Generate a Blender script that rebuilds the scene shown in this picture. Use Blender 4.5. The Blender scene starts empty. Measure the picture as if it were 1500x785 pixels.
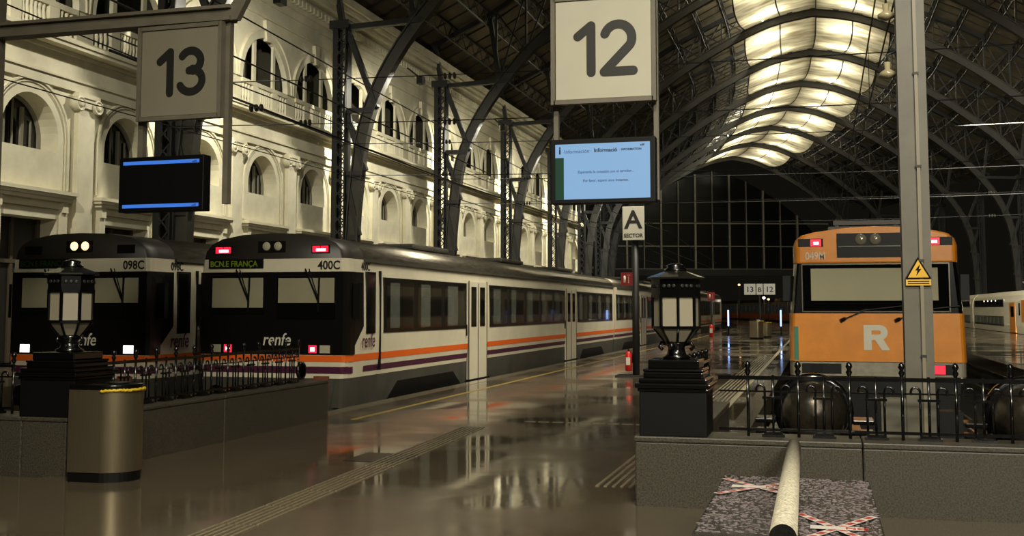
import bpy, math, random
from math import sin, cos, pi, radians, atan2, sqrt, hypot
from mathutils import Vector, Matrix
random.seed(7)
scn = bpy.context.scene
COL = scn.collection

# ------------------------------------------------------------------ camera, world, lights, exposure
cd = bpy.data.cameras.new('camera')
cd.sensor_fit = 'HORIZONTAL'; cd.sensor_width = 36.0; cd.lens = 36.0 * 1650 / 1500
cd.shift_x = 10 / 1500; cd.shift_y = -72.5 / 1500
cd.clip_start = 0.05; cd.clip_end = 600
cam = bpy.data.objects.new('camera', cd); COL.objects.link(cam)
cam.location = (0, 0, 1.6)
cam.rotation_euler = (radians(90 + 4.6084), 0, radians(15.53))
scn.camera = cam

scn.view_settings.view_transform = 'Standard'
scn.view_settings.look = 'None'
scn.view_settings.gamma = 1.0
scn.view_settings.use_curve_mapping = False
scn.view_settings.exposure = -0.15

w = bpy.data.worlds.new('night'); scn.world = w; w.use_nodes = True
w.node_tree.nodes['Background'].inputs[0].default_value = (0.5, 0.46, 0.34, 1)
w.node_tree.nodes['Background'].inputs[1].default_value = 0.011

WARM = (1.0, 0.93, 0.75)
def area(name, loc, target, sx, sy, power, color=WARM, spread=pi):
    d = bpy.data.lights.new(name, 'AREA'); d.shape = 'RECTANGLE'; d.size = sx; d.size_y = sy
    d.energy = power; d.color = color; d.spread = spread
    o = bpy.data.objects.new(name, d); COL.objects.link(o); o.location = loc
    o.rotation_euler = (Vector(target) - Vector(loc)).to_track_quat('-Z', 'Y').to_euler()
    return o
FLOOD_W, CANOPY_W = 3900, 4000
# lamps of the head hall behind the photographer, platform lights after them
area('hall_lamp', (9, -14, 12), (-1.5, 24, 1.0), 6, 2, 820, spread=radians(60))
area('overhead_lamp', (0.5, 0.5, 12), (-3.2, 8.5, 0), 2.2, 1.0, 600, spread=radians(84))
area('far_platform_lamp', (9, 48, 10), (13, 84, 1.0), 6, 2, 5200, spread=radians(70))
for yy in (24, 42, 62): area('train_side_fill', (-0.5, yy, 15), (-7.6, yy + 1, 1.0), 2, 8, 820, spread=radians(74))  # unseen area lights added to brighten the train sides

# ------------------------------------------------------------------ helpers
def lin(c):
    return tuple((v / 255 / 12.92) if v / 255 <= 0.04045 else ((v / 255 + 0.055) / 1.055) ** 2.4 for v in c) + (1,)

MATS = {}
def mat(name, rgb, rough=0.5, metal=0.0, var=0.0, scale=3.0, bump=0.0, emit=0.0, ior=1.5, coat=0.0, stretch=None, rgb2=None, rvar=0.0, spec=0.5):
    if name in MATS: return MATS[name]
    m = bpy.data.materials.new(name); m.use_nodes = True
    nt = m.node_tree; b = nt.nodes['Principled BSDF']
    c = lin(rgb)
    b.inputs['Base Color'].default_value = c if not emit else tuple(v * 0.04 for v in c[:3]) + (1,)
    b.inputs['Roughness'].default_value = rough; b.inputs['Metallic'].default_value = metal
    b.inputs['IOR'].default_value = ior; b.inputs['Coat Weight'].default_value = coat
    b.inputs['Coat Roughness'].default_value = 0.05
    b.inputs['Specular IOR Level'].default_value = spec
    if emit:
        b.inputs['Emission Color'].default_value = c; b.inputs['Emission Strength'].default_value = emit
    if var or bump or rvar:
        tc = nt.nodes.new('ShaderNodeTexCoord'); mp = nt.nodes.new('ShaderNodeMapping')
        nt.links.new(tc.outputs['Object'], mp.inputs[0])
        if stretch: mp.inputs['Scale'].default_value = stretch
        n = nt.nodes.new('ShaderNodeTexNoise'); n.inputs['Scale'].default_value = scale
        n.inputs['Detail'].default_value = 6; n.inputs['Roughness'].default_value = 0.6
        nt.links.new(mp.outputs[0], n.inputs['Vector'])
        if var:
            cr = nt.nodes.new('ShaderNodeValToRGB')
            c2 = lin(rgb2) if rgb2 else tuple(v * (1 - var) for v in c[:3]) + (1,)
            cr.color_ramp.elements[0].color = c2; cr.color_ramp.elements[1].color = c
            cr.color_ramp.elements[0].position = 0.35; cr.color_ramp.elements[1].position = 0.62
            nt.links.new(n.outputs[0], cr.inputs[0]); nt.links.new(cr.outputs[0], b.inputs['Base Color'])
        if rvar:
            mr = nt.nodes.new('ShaderNodeMapRange'); mr.inputs[1].default_value = 0.35; mr.inputs[2].default_value = 0.65
            mr.inputs[3].default_value = rough; mr.inputs[4].default_value = rough + rvar
            nt.links.new(n.outputs[0], mr.inputs[0]); nt.links.new(mr.outputs[0], b.inputs['Roughness'])
        if bump:
            bp = nt.nodes.new('ShaderNodeBump'); bp.inputs['Strength'].default_value = bump; bp.inputs['Distance'].default_value = 0.02
            nt.links.new(n.outputs[0], bp.inputs['Height']); nt.links.new(bp.outputs[0], b.inputs['Normal'])
    MATS[name] = m
    return m

def glassmat(name, tint=(0.8, 0.8, 0.8), refl=0.14, rough=0.03):
    if name in MATS: return MATS[name]
    m = bpy.data.materials.new(name); m.use_nodes = True; nt = m.node_tree
    nt.nodes.remove(nt.nodes['Principled BSDF'])
    t = nt.nodes.new('ShaderNodeBsdfTransparent'); t.inputs[0].default_value = (*tint, 1)
    g = nt.nodes.new('ShaderNodeBsdfGlossy'); g.inputs['Roughness'].default_value = rough
    lw = nt.nodes.new('ShaderNodeLayerWeight'); pw = nt.nodes.new('ShaderNodeMath'); pw.operation = 'POWER'; pw.inputs[1].default_value = 4.0
    nt.links.new(lw.outputs['Facing'], pw.inputs[0])
    fr = nt.nodes.new('ShaderNodeMath'); fr.operation = 'MULTIPLY_ADD'; fr.inputs[1].default_value = 0.6; fr.inputs[2].default_value = 0.05
    nt.links.new(pw.outputs[0], fr.inputs[0])
    mx = nt.nodes.new('ShaderNodeMixShader'); 
    nt.links.new(fr.outputs[0], mx.inputs[0]); nt.links.new(t.outputs[0], mx.inputs[1]); nt.links.new(g.outputs[0], mx.inputs[2])
    nt.links.new(mx.outputs[0], nt.nodes['Material Output'].inputs[0])
    MATS[name] = m
    return m

class MB:
    def __init__(s): s.v = []; s.f = []; s.mi = []; s.sm = []; s.m = 0; s.s = False
    def add(s, vs, fs):
        o = len(s.v); s.v.extend([tuple(p) for p in vs])
        for f in fs: s.f.append([i + o for i in f]); s.mi.append(s.m); s.sm.append(s.s)
        return s
    def box(s, x0, x1, y0, y1, z0, z1):
        v = [(x, y, z) for x in (x0, x1) for y in (y0, y1) for z in (z0, z1)]
        return s.add(v, [(0, 1, 3, 2), (4, 6, 7, 5), (0, 4, 5, 1), (2, 3, 7, 6), (0, 2, 6, 4), (1, 5, 7, 3)])
    def bar(s, p, q, w, h=None, up=(0, 0, 1)):
        h = h or w; p = Vector(p); q = Vector(q); d = (q - p).normalized(); u = Vector(up)
        a = d.cross(u)
        if a.length < 1e-4: a = d.cross(Vector((1, 0, 0)))
        a.normalize(); b = a.cross(d).normalized()
        v = [e + a * (w / 2 * i) + b * (h / 2 * j) for e in (p, q) for i, j in ((-1, -1), (1, -1), (1, 1), (-1, 1))]
        return s.add(v, [(3, 2, 1, 0), (4, 5, 6, 7), (0, 1, 5, 4), (1, 2, 6, 5), (2, 3, 7, 6), (3, 0, 4, 7)])
    def tube(s, pts, r, n=8, cap=True):
        pts = [Vector(p) for p in pts]; rs = r if isinstance(r, (list, tuple)) else [r] * len(pts)
        rings = []; ref = None; os_ = s.s; s.s = True
        for i, p in enumerate(pts):
            d = (pts[min(i + 1, len(pts) - 1)] - pts[max(i - 1, 0)]).normalized()
            if ref is None:
                ref = Vector((0, 0, 1)) if abs(d.z) < 0.9 else Vector((1, 0, 0))
            a = d.cross(ref)
            if a.length < 1e-5: a = d.cross(Vector((0.3, 1, 0.2)))
            a.normalize(); b = a.cross(d).normalized(); ref = b
            rings.append([p + (a * cos(2 * pi * k / n) + b * sin(2 * pi * k / n)) * rs[i] for k in range(n)])
        v = [x for rg in rings for x in rg]; f = []
        for i in range(len(rings) - 1):
            for k in range(n):
                f.append((i * n + k, i * n + (k + 1) % n, (i + 1) * n + (k + 1) % n, (i + 1) * n + k))
        s.add(v, f); s.s = False
        if cap:
            o = len(s.v) - len(v)
            s.f.append([o + k for k in range(n)][::-1]); s.mi.append(s.m); s.sm.append(False)
            s.f.append([o + (len(rings) - 1) * n + k for k in range(n)]); s.mi.append(s.m); s.sm.append(False)
        s.s = os_; return s
    def lathe(s, prof, n=16, c=(0, 0, 0), axis='z', rot=0.0, smooth=True):
        v = []; f = []; os_ = s.s; s.s = smooth
        for r, z in prof:
            for k in range(n):
                a = 2 * pi * k / n + rot; x, y = r * cos(a), r * sin(a)
                p = (x, y, z) if axis == 'z' else ((z, x, y) if axis == 'x' else (y, z, x))
                v.append((p[0] + c[0], p[1] + c[1], p[2] + c[2]))
        for i in range(len(prof) - 1):
            for k in range(n):
                f.append((i * n + k, i * n + (k + 1) % n, (i + 1) * n + (k + 1) % n, (i + 1) * n + k))
        s.add(v, f); o = len(s.v) - len(v); s.s = os_
        for e in (0, len(prof) - 1):
            if prof[e][0] > 1e-4:
                q = [o + e * n + k for k in range(n)]; s.f.append(q[::-1] if e == 0 else q); s.mi.append(s.m); s.sm.append(False)
        return s
    def prism(s, poly, a, b, axis='y'):
        # poly: 2D points; axis 'y': (x,z); 'x': (y,z); 'z': (x,y)
        def P(p, t): return (p[0], t, p[1]) if axis == 'y' else ((t, p[0], p[1]) if axis == 'x' else (p[0], p[1], t))
        n = len(poly); v = [P(p, a) for p in poly] + [P(p, b) for p in poly]
        f = [tuple(range(n))[::-1], tuple(range(n, 2 * n))] + [(i, (i + 1) % n, n + (i + 1) % n, n + i) for i in range(n)]
        return s.add(v, f)
    def ribbon(s, inner, outer, a, b, axis='x'):
        # solid band between two polylines of equal length
        n = len(inner)
        for i in range(n - 1):
            s.prism([inner[i], inner[i + 1], outer[i + 1], outer[i]], a, b, axis)
        return s
    def mesh(s, name, mats):
        me = bpy.data.meshes.new(name); me.from_pydata(s.v, [], s.f)
        for m in (mats if isinstance(mats, (list, tuple)) else [mats]): me.materials.append(m)
        me.polygons.foreach_set('material_index', s.mi); me.polygons.foreach_set('use_smooth', s.sm)
        me.update(); return me
    def build(s, name, mats, parent=None, fix=True):
        me = s.mesh(name, mats)
        if fix:
            import bmesh
            bm = bmesh.new(); bm.from_mesh(me); bmesh.ops.recalc_face_normals(bm, faces=bm.faces); bm.to_mesh(me); bm.free()
        return link(name, me, parent)

def link(name, me, parent=None, loc=None, rz=None):
    o = bpy.data.objects.new(name, me); COL.objects.link(o)
    if parent: o.parent = parent
    if loc: o.location = loc
    if rz is not None: o.rotation_euler[2] = rz
    return o
def tag(o, label=None, cat=None, group=None, kind=None):
    if label: o['label'] = label
    if cat: o['category'] = cat
    if group: o['group'] = group
    if kind: o['kind'] = kind
    return o
def thing(name, label, cat, loc=(0, 0, 0), rz=0.0, group=None):
    o = bpy.data.objects.new(name, None); COL.objects.link(o); o.empty_display_size = 0.2
    o.location = loc; o.rotation_euler = (0, 0, rz)
    return tag(o, label, cat, group)
def copy_tree(o, parent=None):
    c = o.copy(); COL.objects.link(c); c.parent = parent
    for ch in KIDS(o): copy_tree(ch, c)
    return c
def KIDS(o): return [x for x in ALL() if x.parent == o]
def ALL(): return list(COL.objects)
def B(bm, mod_w=0.01, seg=2):
    m = bm.modifiers.new('bevel', 'BEVEL'); m.width = mod_w; m.segments = seg; m.limit_method = 'ANGLE'; return bm

def text(body, size, m, parent, loc, rot, name='lettering', bold=0.0, align='LEFT', sx=1.0, depth=0.002, shear=0.0):
    c = bpy.data.curves.new(name, 'FONT'); c.body = body; c.size = size; c.offset = bold; c.extrude = depth
    c.align_x = align; c.shear = shear; c.resolution_u = 3
    t = bpy.data.objects.new(name, c); COL.objects.link(t)
    dg = bpy.context.evaluated_depsgraph_get()
    me = bpy.data.meshes.new_from_object(t.evaluated_get(dg)); me.name = name
    bpy.data.objects.remove(t); bpy.data.curves.remove(c)
    me.materials.clear(); me.materials.append(m)
    o = link(name, me, parent); o.location = loc; o.rotation_euler = rot; o.scale = (sx, 1, 1)
    return o
FRONT = (pi / 2, 0, 0)              # readable from -y
SIDE_R = (pi / 2, 0, pi / 2)        # readable from +x

NS = [0]
def stroke(bm, pts, r, y0, y1, n=10):
    """flat rounded stroke in the xz plane (round caps), each piece a little prism"""
    for i in range(len(pts) - 1):
        NS[0] += 1
        (x0, z0), (x1, z1) = pts[i], pts[i + 1]
        a = atan2(z1 - z0, x1 - x0)
        poly = [(x1 + r * cos(a - pi / 2 + pi * k / n), z1 + r * sin(a - pi / 2 + pi * k / n)) for k in range(n + 1)]
        poly += [(x0 + r * cos(a + pi / 2 + pi * k / n), z0 + r * sin(a + pi / 2 + pi * k / n)) for k in range(n + 1)]
        e = 0.0002 * (NS[0] % 40)
        bm.prism(poly, y0 - e, y1 + e, 'y')
def arc(cx, cz, r, a0, a1, n=14, ry=None):
    ry = ry or r
    return [(cx + r * cos(radians(a0 + (a1 - a0) * i / n)), cz + ry * sin(radians(a0 + (a1 - a0) * i / n))) for i in range(n + 1)]
DIG = {'1': [[(-0.16, 0.28), (0.10, 0.5)], [(0.10, 0.5), (0.10, -0.5)]],
       '2': [arc(0, 0.2, 0.27, 160, -30, 16, 0.3) + [(-0.27, -0.5)], [(-0.27, -0.5), (0.29, -0.5)]],
       '3': [arc(0, 0.25, 0.25, 150, -75, 14, 0.25), arc(0, -0.22, 0.29, 80, -155, 16, 0.28), [(-0.04, 0.02), (0.06, 0.02)]]}

# nave curves to the left beyond y = 95
def cxo(y): return -0.00166 * (y - 95) ** 2 if y > 95 else 0.0
def head(y): return math.atan(2 * 0.00166 * (y - 95)) if y > 95 else 0.0

# ------------------------------------------------------------------ materials
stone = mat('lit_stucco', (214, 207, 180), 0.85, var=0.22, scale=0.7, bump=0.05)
stone_d = mat('stucco_shade_dark', (62, 58, 44), 0.9, var=0.3, scale=0.6)  # loggia stucco, shade put into the colour so upper arches look dark
iron = mat('dark_iron', (26, 25, 22), 0.55, var=0.3, scale=2)
iron_l = mat('grey_painted_steel', (50, 47, 40), 0.5, var=0.25, scale=2)
black = mat('black_gloss', (6, 6, 6), 0.22, coat=0.4)
blackm = mat('black_matt', (6, 6, 6), 0.5, spec=0.25)
roofm = mat('roof_sheet', (112, 103, 80), 0.7, var=0.4, scale=0.5)
cream = mat('train_cream', (212, 204, 178), 0.32, var=0.12, scale=1.2, coat=0.3)
orange = mat('stripe_orange', (222, 98, 28), 0.4)
purple = mat('stripe_purple', (70, 26, 52), 0.4)
grey_d = mat('train_skirt_grey', (66, 64, 56), 0.55, var=0.3, scale=2)
traindark = mat('train_nose_black', (13, 12, 11), 0.28, coat=0.3)
roofgrey = mat('train_roof_metal', (104, 98, 86), 0.28, metal=0.7, var=0.4, scale=5, bump=0.25, stretch=(5, 0.5, 3))
nosegrey = mat('train_nose_grey', (40, 37, 32), 0.45)
rorange = mat('train_orange', (222, 138, 40), 0.36, var=0.16, scale=2.5, coat=0.3)
blindm = mat('window_blind', (168, 162, 138), 0.8, var=0.1, scale=2)
curtainm = mat('window_curtain', (104, 108, 102), 0.9, var=0.3, scale=3)
glass = glassmat('window_glass', (0.95, 0.95, 0.93))
darkglass = mat('dark_glass', (10, 11, 11), 0.06)
granite = mat('wet_granite', (70, 65, 54), 0.4, var=0.75, scale=80, rvar=0.15)
granite_d = mat('dark_granite', (34, 33, 31), 0.25, var=0.5, scale=90)
steel = mat('brushed_steel', (150, 138, 112), 0.34, metal=0.9, var=0.15, scale=8, stretch=(30, 30, 0.4))
red = mat('signal_red', (190, 28, 24), 0.4)
white = mat('sign_white', (205, 200, 182), 0.5, var=0.06, scale=2)
greyink = mat('sign_ink', (28, 27, 23), 0.5)
yellow_line = mat('line_yellow', (150, 128, 56), 0.3, var=0.3, scale=5)
yellow = mat('safety_yellow', (206, 160, 30), 0.6, var=0.15, scale=6)
ballast = mat('track_ballast', (40, 36, 30), 0.9, var=0.5, scale=12, bump=0.5)
railm = mat('rail_steel', (120, 105, 90), 0.3, metal=0.8)
frost = mat('frosted_glass', (138, 131, 114), 0.35)
def emit(name, rgb, s): return mat(name, rgb, 0.4, emit=s)
red_led = emit('red_lamp', (255, 36, 66), 1.3)
red_hot = emit('red_lamp_core', (255, 190, 200), 4)
head_w = emit('white_headlamp', (255, 232, 220), 5)
head_y = emit('amber_headlamp', (255, 196, 130), 3.5)
blue_s = emit('screen_blue', (150, 196, 240), 0.8)
blue_b = emit('screen_bar_blue', (70, 130, 235), 0.9)
green_led = emit('led_green', (110, 130, 20), 0.35)

def floor_material():
    m = bpy.data.materials.new('wet_floor'); m.use_nodes = True; nt = m.node_tree; b = nt.nodes['Principled BSDF']
    tc = nt.nodes.new('ShaderNodeTexCoord')
    def noise(sc, det=4, stretch=(1, 1, 1)):
        mp = nt.nodes.new('ShaderNodeMapping'); mp.inputs['Scale'].default_value = stretch
        nt.links.new(tc.outputs['Object'], mp.inputs[0])
        n = nt.nodes.new('ShaderNodeTexNoise'); n.inputs['Scale'].default_value = sc; n.inputs['Detail'].default_value = det
        nt.links.new(mp.outputs[0], n.inputs['Vector']); return n
    n1 = noise(0.45, 3); n2 = noise(140, 2); n3 = noise(1.6, 3, (1, 0.6, 1))
    cr = nt.nodes.new('ShaderNodeValToRGB')
    cr.color_ramp.elements[0].color = lin((52, 45, 36)); cr.color_ramp.elements[1].color = lin((96, 85, 68))
    cr.color_ramp.elements[0].position = 0.35; cr.color_ramp.elements[1].position = 0.65
    nt.links.new(n2.outputs[0], cr.inputs[0]); nt.links.new(cr.outputs[0], b.inputs['Base Color'])
    mr = nt.nodes.new('ShaderNodeMapRange'); mr.inputs[1].default_value = 0.42; mr.inputs[2].default_value = 0.6
    mr.inputs[3].default_value = 0.05; mr.inputs[4].default_value = 0.2
    nt.links.new(n1.outputs[0], mr.inputs[0]); nt.links.new(mr.outputs[0], b.inputs['Roughness'])
    bp = nt.nodes.new('ShaderNodeBump'); bp.inputs['Strength'].default_value = 0.12; bp.inputs['Distance'].default_value = 0.012
    nt.links.new(n3.outputs[0], bp.inputs['Height']); nt.links.new(bp.outputs[0], b.inputs['Normal'])
    b.inputs['IOR'].default_value = 1.45; b.inputs['Specular IOR Level'].default_value = 0.6
    return m
wet = floor_material()
edge_m = mat('wet_kerb_stone', (120, 110, 90), 0.12, var=0.3, scale=6)

# ------------------------------------------------------------------ floor, platforms, tracks
def strip(bm, xl, xr, y0, y1, z0, z1):
    ys = [y0] + [y for y in range(-20, 260, 6) if y0 < y < y1 and (y > 94)] + [y1]
    for a, b in zip(ys[:-1], ys[1:]):
        v = []
        for y in (a, b):
            for x in (xl, xr):
                for z in (z0, z1): v.append((x + cxo(y), y, z))
        bm.add(v, [(1, 3, 7, 5), (0, 4, 6, 2), (0, 1, 5, 4), (2, 6, 7, 3)] + ([(0, 2, 3, 1)] if a == y0 else []) + ([(4, 5, 7, 6)] if b == y1 else []))
    return bm
bm = MB(); bm.box(-60, 60, -20, 300, -1.0, -0.9); g = bm.build('floor', ballast); tag(g, kind='structure')
g.name = 'floor_track_bed'
fl = bpy.data.objects.new('floor', None); COL.objects.link(fl); tag(fl, kind='structure')
bm = MB(); bm.box(-30, 30, -14, 9.30, -0.9, 0.0); bm.build('concourse_paving', wet, fl)
bm = strip(MB(), -7.2, -1.2, 9.30, 215, -0.9, 0.0); bm.build('platform_paving', wet, fl)
bm = strip(MB(), -22.9, -16.3, 9.30, 120, -0.9, 0.0); bm.build('platform_paving', wet, fl)
bm = strip(MB(), 5.5, 12.4, 9.30, 215, -0.9, 0.0); bm.build('platform_paving', wet, fl)
bm = strip(MB(), 20, 32, 9.30, 215, -0.9, 0.0); bm.build('platform_paving', wet, fl)
# kerb stones along the platform edges, each its own stone
def kerbs(x0, x1, ya, yb, step):
    me = None; y = ya
    while y < yb:
        o = None
        if me is None:
            bm = MB(); bm.box(x0, x1, 0.008, step - 0.008, -0.35, 0.004); o = bm.build('kerb_stone', edge_m, fl); me = o.data
        else: o = link('kerb_stone', me, fl)
        ym = y + step / 2
        o.location = (cxo(y), y, 0); o.rotation_euler[2] = head(ym)
        y += step
kerbs(-7.48, -7.2, 15.5, 96, 1.5); kerbs(-1.2, -0.93, 13.2, 130, 1.5); kerbs(5.2, 5.5, 20, 100, 2.0)
# yellow safety line, tactile strip, drain stones
bm = MB(); bm.box(-6.62, -6.53, 15.4, 90, 0.0, 0.004); bm.build('yellow_line', yellow_line, fl)['label'] = 'thin yellow safety line along the platform edge'
bm = MB(); bm.box(-1.55, -1.45, 15, 90, 0.0, 0.004); bm.build('pale_line', mat('pale_line', (150, 140, 112), 0.3), fl)
tact = mat('tactile_steel', (124, 114, 92), 0.3, var=0.3, scale=30)
# ribbed guidance strip from the foreground to the platform
p0 = Vector((-4.16, 6.9, 0)); p1 = Vector((-4.61, 15.6, 0))
def tactile(p0, p1, n, pitch, wd):
    d = (p1 - p0); L = d.length; d.normalize(); a = Vector((d.y, -d.x, 0))
    me = None; seg = 0.8; k = int(L / seg)
    for i in range(k):
        bm = MB()
        for j in range(n):
            off = a * ((j - (n - 1) / 2) * pitch)
            s0 = p0 + d * (i * seg + 0.02) + off; s1 = p0 + d * ((i + 1) * seg - 0.02) + off
            bm.bar(s0 + Vector((0, 0, 0.003)), s1 + Vector((0, 0, 0.003)), wd, 0.008)
        bm.build('tactile_tile', tact, fl)
tactile(p0, p1, 6, 0.058, 0.02)
tactile(Vector((-1.75, 10.2, 0)), Vector((-1.75, 40, 0)), 7, 0.075, 0.03)
me = None
for i in range(15):
    x = -4.1 + i * 0.2
    if x > -1.6: break
    if me is None: bm = MB(); bm.box(0.01, 0.17, 0, 0.10, 0, 0.004); o = bm.build('drain_stone', edge_m, fl); me = o.data
    else: o = link('drain_stone', me, fl)
    o.location = (x, 15.75, 0)
bm = MB(); bm.box(-4.9, -4.3, 11.2, 11.9, 0, 0.004); bm.build('manhole_cover', granite_d, fl)

# rails
def track(xc, y0, y1, i):
    t = thing('railway_track', ['pair of steel rails under the leftmost train', 'pair of steel rails under the cream train beside the yellow line', 'pair of steel rails under the orange train behind the fence', 'bare pair of rails between orange train and right platform', 'pair of steel rails under the double-deck train at far right'][i], 'railway track', (0, 0, -0.9))
    for s in (-0.83, 0.83):
        b = strip(MB(), xc + s - 0.035, xc + s + 0.035, y0, y1, 0.0, 0.16); b.build('rail', railm, t)
for i, (xc, y0, y1) in enumerate(((-12.42, 14.5, 110), (-9.21, 14.5, 150), (0.95, 14.5, 210), (3.9, 12.6, 210), (14.1, 20, 160))): track(xc, y0, y1, i)

# ------------------------------------------------------------------ station facade on the left
wl = bpy.data.objects.new('wall_left', None); COL.objects.link(wl); tag(wl, kind='structure')
wl.location = (-23, 0, 0)
HB = 2.485
def hole_panel(bm, y0, y1, z0, z1, opening, x0):
    """face in plane x=x0 covering the rectangle around an arch opening: list of (y,z) left foot .. right foot; bottom at opening z"""
    ol, orr = opening[0], opening[-1]; zb = ol[1]
    q = lambda a: bm.add([(x0, *p) for p in a], [(0, 1, 2, 3)])
    if zb > z0: q([(y0, z0), (y1, z0), (y1, zb), (y0, zb)])
    q([(y0, zb), (ol[0], zb), (ol[0], z1), (y0, z1)]); q([(orr[0], zb), (y1, zb), (y1, z1), (orr[0], z1)])
    for a, b in zip(opening[:-1], opening[1:]):
        if abs(a[0] - b[0]) > 1e-6: q([a, b, (b[0], z1), (a[0], z1)])
def reveal(bm, opening, x0, depth, sill=True):
    op = opening + ([opening[0]] if sill else [])
    for a, b in zip(op[:-1], op[1:]):
        bm.add([(x0, *a), (x0, *b), (x0 - depth, *b), (x0 - depth, *a)], [(0, 1, 2, 3)])
door_o = [(-1.25, 0.0), (-1.25, 4.4), (1.25, 4.4), (1.25, 0.0)]
lun = [(-1.3, 6.5)] + [(-p[0], p[1]) for p in arc(0, 6.9, 1.3, 0, 180, 18)] + [(1.3, 6.5)]
upr = [(-p[0], p[1]) for p in arc(0, 11.27, 2.05, 0, 180, 24)]
upr = [(-2.05, 10.2)] + upr + [(2.05, 10.2)]
bm = MB()
hole_panel(bm, -HB, HB, 0, 5.6, door_o, 0); reveal(bm, door_o, 0, 0.6, False)
hole_panel(bm, -HB, HB, 5.6, 9.0, lun, 0); reveal(bm, lun, 0, 0.75)
bm.add([(0, -HB, 9.0), (0, HB, 9.0), (0, HB, 10.2), (0, -HB, 10.2)], [(0, 1, 2, 3)])
hole_panel(bm, -HB, HB, 10.2, 15.4, upr, 0); reveal(bm, upr, 0, 0.18)
bm.add([(0, -HB, 15.4), (0, HB, 15.4), (0, HB, 17.2), (0, -HB, 17.2)], [(0, 1, 2, 3)])
bay_me = bm.mesh('facade_bay', stone)
bm = MB()
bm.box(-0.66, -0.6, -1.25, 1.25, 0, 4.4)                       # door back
bm.m = 1
bm.box(-0.6, -0.52, -1.25, -1.1, 0, 4.4).box(-0.6, -0.52, 1.1, 1.25, 0, 4.4).box(-0.6, -0.52, -1.1, 1.1, 3.0, 3.12).box(-0.6, -0.53, -0.06, 0.06, 0, 4.4)
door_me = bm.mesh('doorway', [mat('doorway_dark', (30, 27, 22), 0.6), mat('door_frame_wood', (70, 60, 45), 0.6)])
bm = MB()                                                       # lunette window frame
for y in (-1.24, -0.42, 0.42, 1.24): bm.box(-0.72, -0.64, y - 0.06, y + 0.06, 6.5, 8.2 - abs(y) * 0.85)
bm.box(-0.72, -0.64, -1.3, 1.3, 6.5, 6.58)
for y in (-0.83, 0.0, 0.83): bm.box(-0.71, -0.66, y - 0.025, y + 0.025, 6.5, 8.15 - abs(y) * 0.8)
bm.ribbon([(p[0] * 0.92, 6.5 + (p[1] - 6.5) * 0.94) for p in lun], lun, -0.72, -0.64, 'x')
win_me = bm.mesh('window', mat('window_frame_paint', (128, 124, 108), 0.6))
bm = MB(); bm.prism([(p[0] * 0.99, p[1]) for p in lun], -0.75, -0.73, 'x'); pane_me = bm.mesh('pane', darkglass)
bm = MB()                                                       # loggia behind the upper arch
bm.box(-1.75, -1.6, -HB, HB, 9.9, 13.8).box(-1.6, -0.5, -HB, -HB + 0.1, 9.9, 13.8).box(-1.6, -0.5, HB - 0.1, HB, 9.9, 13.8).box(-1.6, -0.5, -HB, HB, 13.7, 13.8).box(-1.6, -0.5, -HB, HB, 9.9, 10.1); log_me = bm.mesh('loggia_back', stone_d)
bm = MB(); bm.box(-1.6, -1.54, -1.05, -0.95, 10.2, 13).box(-1.6, -1.54, 0.95, 1.05, 10.2, 13).box(-1.6, -1.54, -0.04, 0.04, 10.2, 13).box(-1.6, -1.54, -1, 1, 12.9, 13).box(-1.6, -1.54, -1, 1, 11.9, 11.97)
bm.m = 1; bm.box(-1.6, -1.57, -1, 1, 10.2, 13); uw_me = bm.mesh('loggia_window', [MATS['window_frame_paint'], darkglass])
bm = MB()                                                       # mullions (colonnettes) in the upper arch
for y in (-0.88, 0.88):
    bm.box(-0.12, -0.02, y - 0.11, y + 0.11, 10.2, 11.27 + sqrt(2.05 ** 2 - 0.9 ** 2) + 0.05)
mul_me = bm.mesh('mullion', stone)
bm = MB()
bm.box(-0.2, 0.06, -2.05, 2.05, 11.08, 11.26).box(-0.18, 0.04, -2.05, 2.05, 10.2, 10.3)
for y in (-0.88, 0.88): bm.box(-0.17, 0.05, y - 0.24, y + 0.24, 10.2, 11.1)
rail_me = bm.mesh('balustrade_rail', stone)
bm = MB(); bm.lathe([(0.05, 0), (0.07, 0.06), (0.045, 0.16), (0.085, 0.36), (0.05, 0.62), (0.075, 0.74), (0.05, 0.8)], 8, (-0.06, 0, 10.29)); bal_me = bm.mesh('baluster', stone)
bm = MB()                                                       # arch mouldings
o1 = arc(0, 11.27, 2.05, 0, 180, 24); o2 = arc(0, 11.27, 2.38, 0, 180, 24); bm.ribbon(o1, o2, 0, 0.07, 'x')
o3 = arc(0, 11.27, 2.44, 0, 180, 24); bm.ribbon(o2, o3, 0, 0.13, 'x')
bm.prism([(-0.16, 13.2), (0.16, 13.2), (0.26, 14.1), (-0.26, 14.1)], 0, 0.17, 'x')
arch_me = bm.mesh('arch_moulding', stone)
bm = MB()
def lring(r, d0): return [(-r, 5.35)] + [(-p[0], p[1]) for p in arc(0, 6.9, r, 0, 180, 20)] + [(r, 5.35)]
bm.ribbon(lring(1.72, 0), lring(1.79, 0), 0, 0.07, 'x'); bm.ribbon(lring(1.62, 0), lring(1.66, 0), 0, 0.04, 'x')
lmo_me = bm.mesh('window_moulding', stone)
bm = MB()                                                       # pediment above the door
for zz, pr, hw in ((4.72, 0.1, 1.55), (4.95, 0.28, 1.75), (5.06, 0.34, 1.84), (5.16, 0.4, 1.9)):
    bm.box(0, pr, -hw, hw, zz, zz + 0.23 if pr < 0.2 else zz + 0.11)
for y in (-1.5, 1.5): bm.box(0, 0.22, y - 0.12, y + 0.12, 4.62, 4.95).box(0, 0.16, y - 0.15, y + 0.15, 3.6, 4.62)
ped_me = bm.mesh('pediment', stone)
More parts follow.
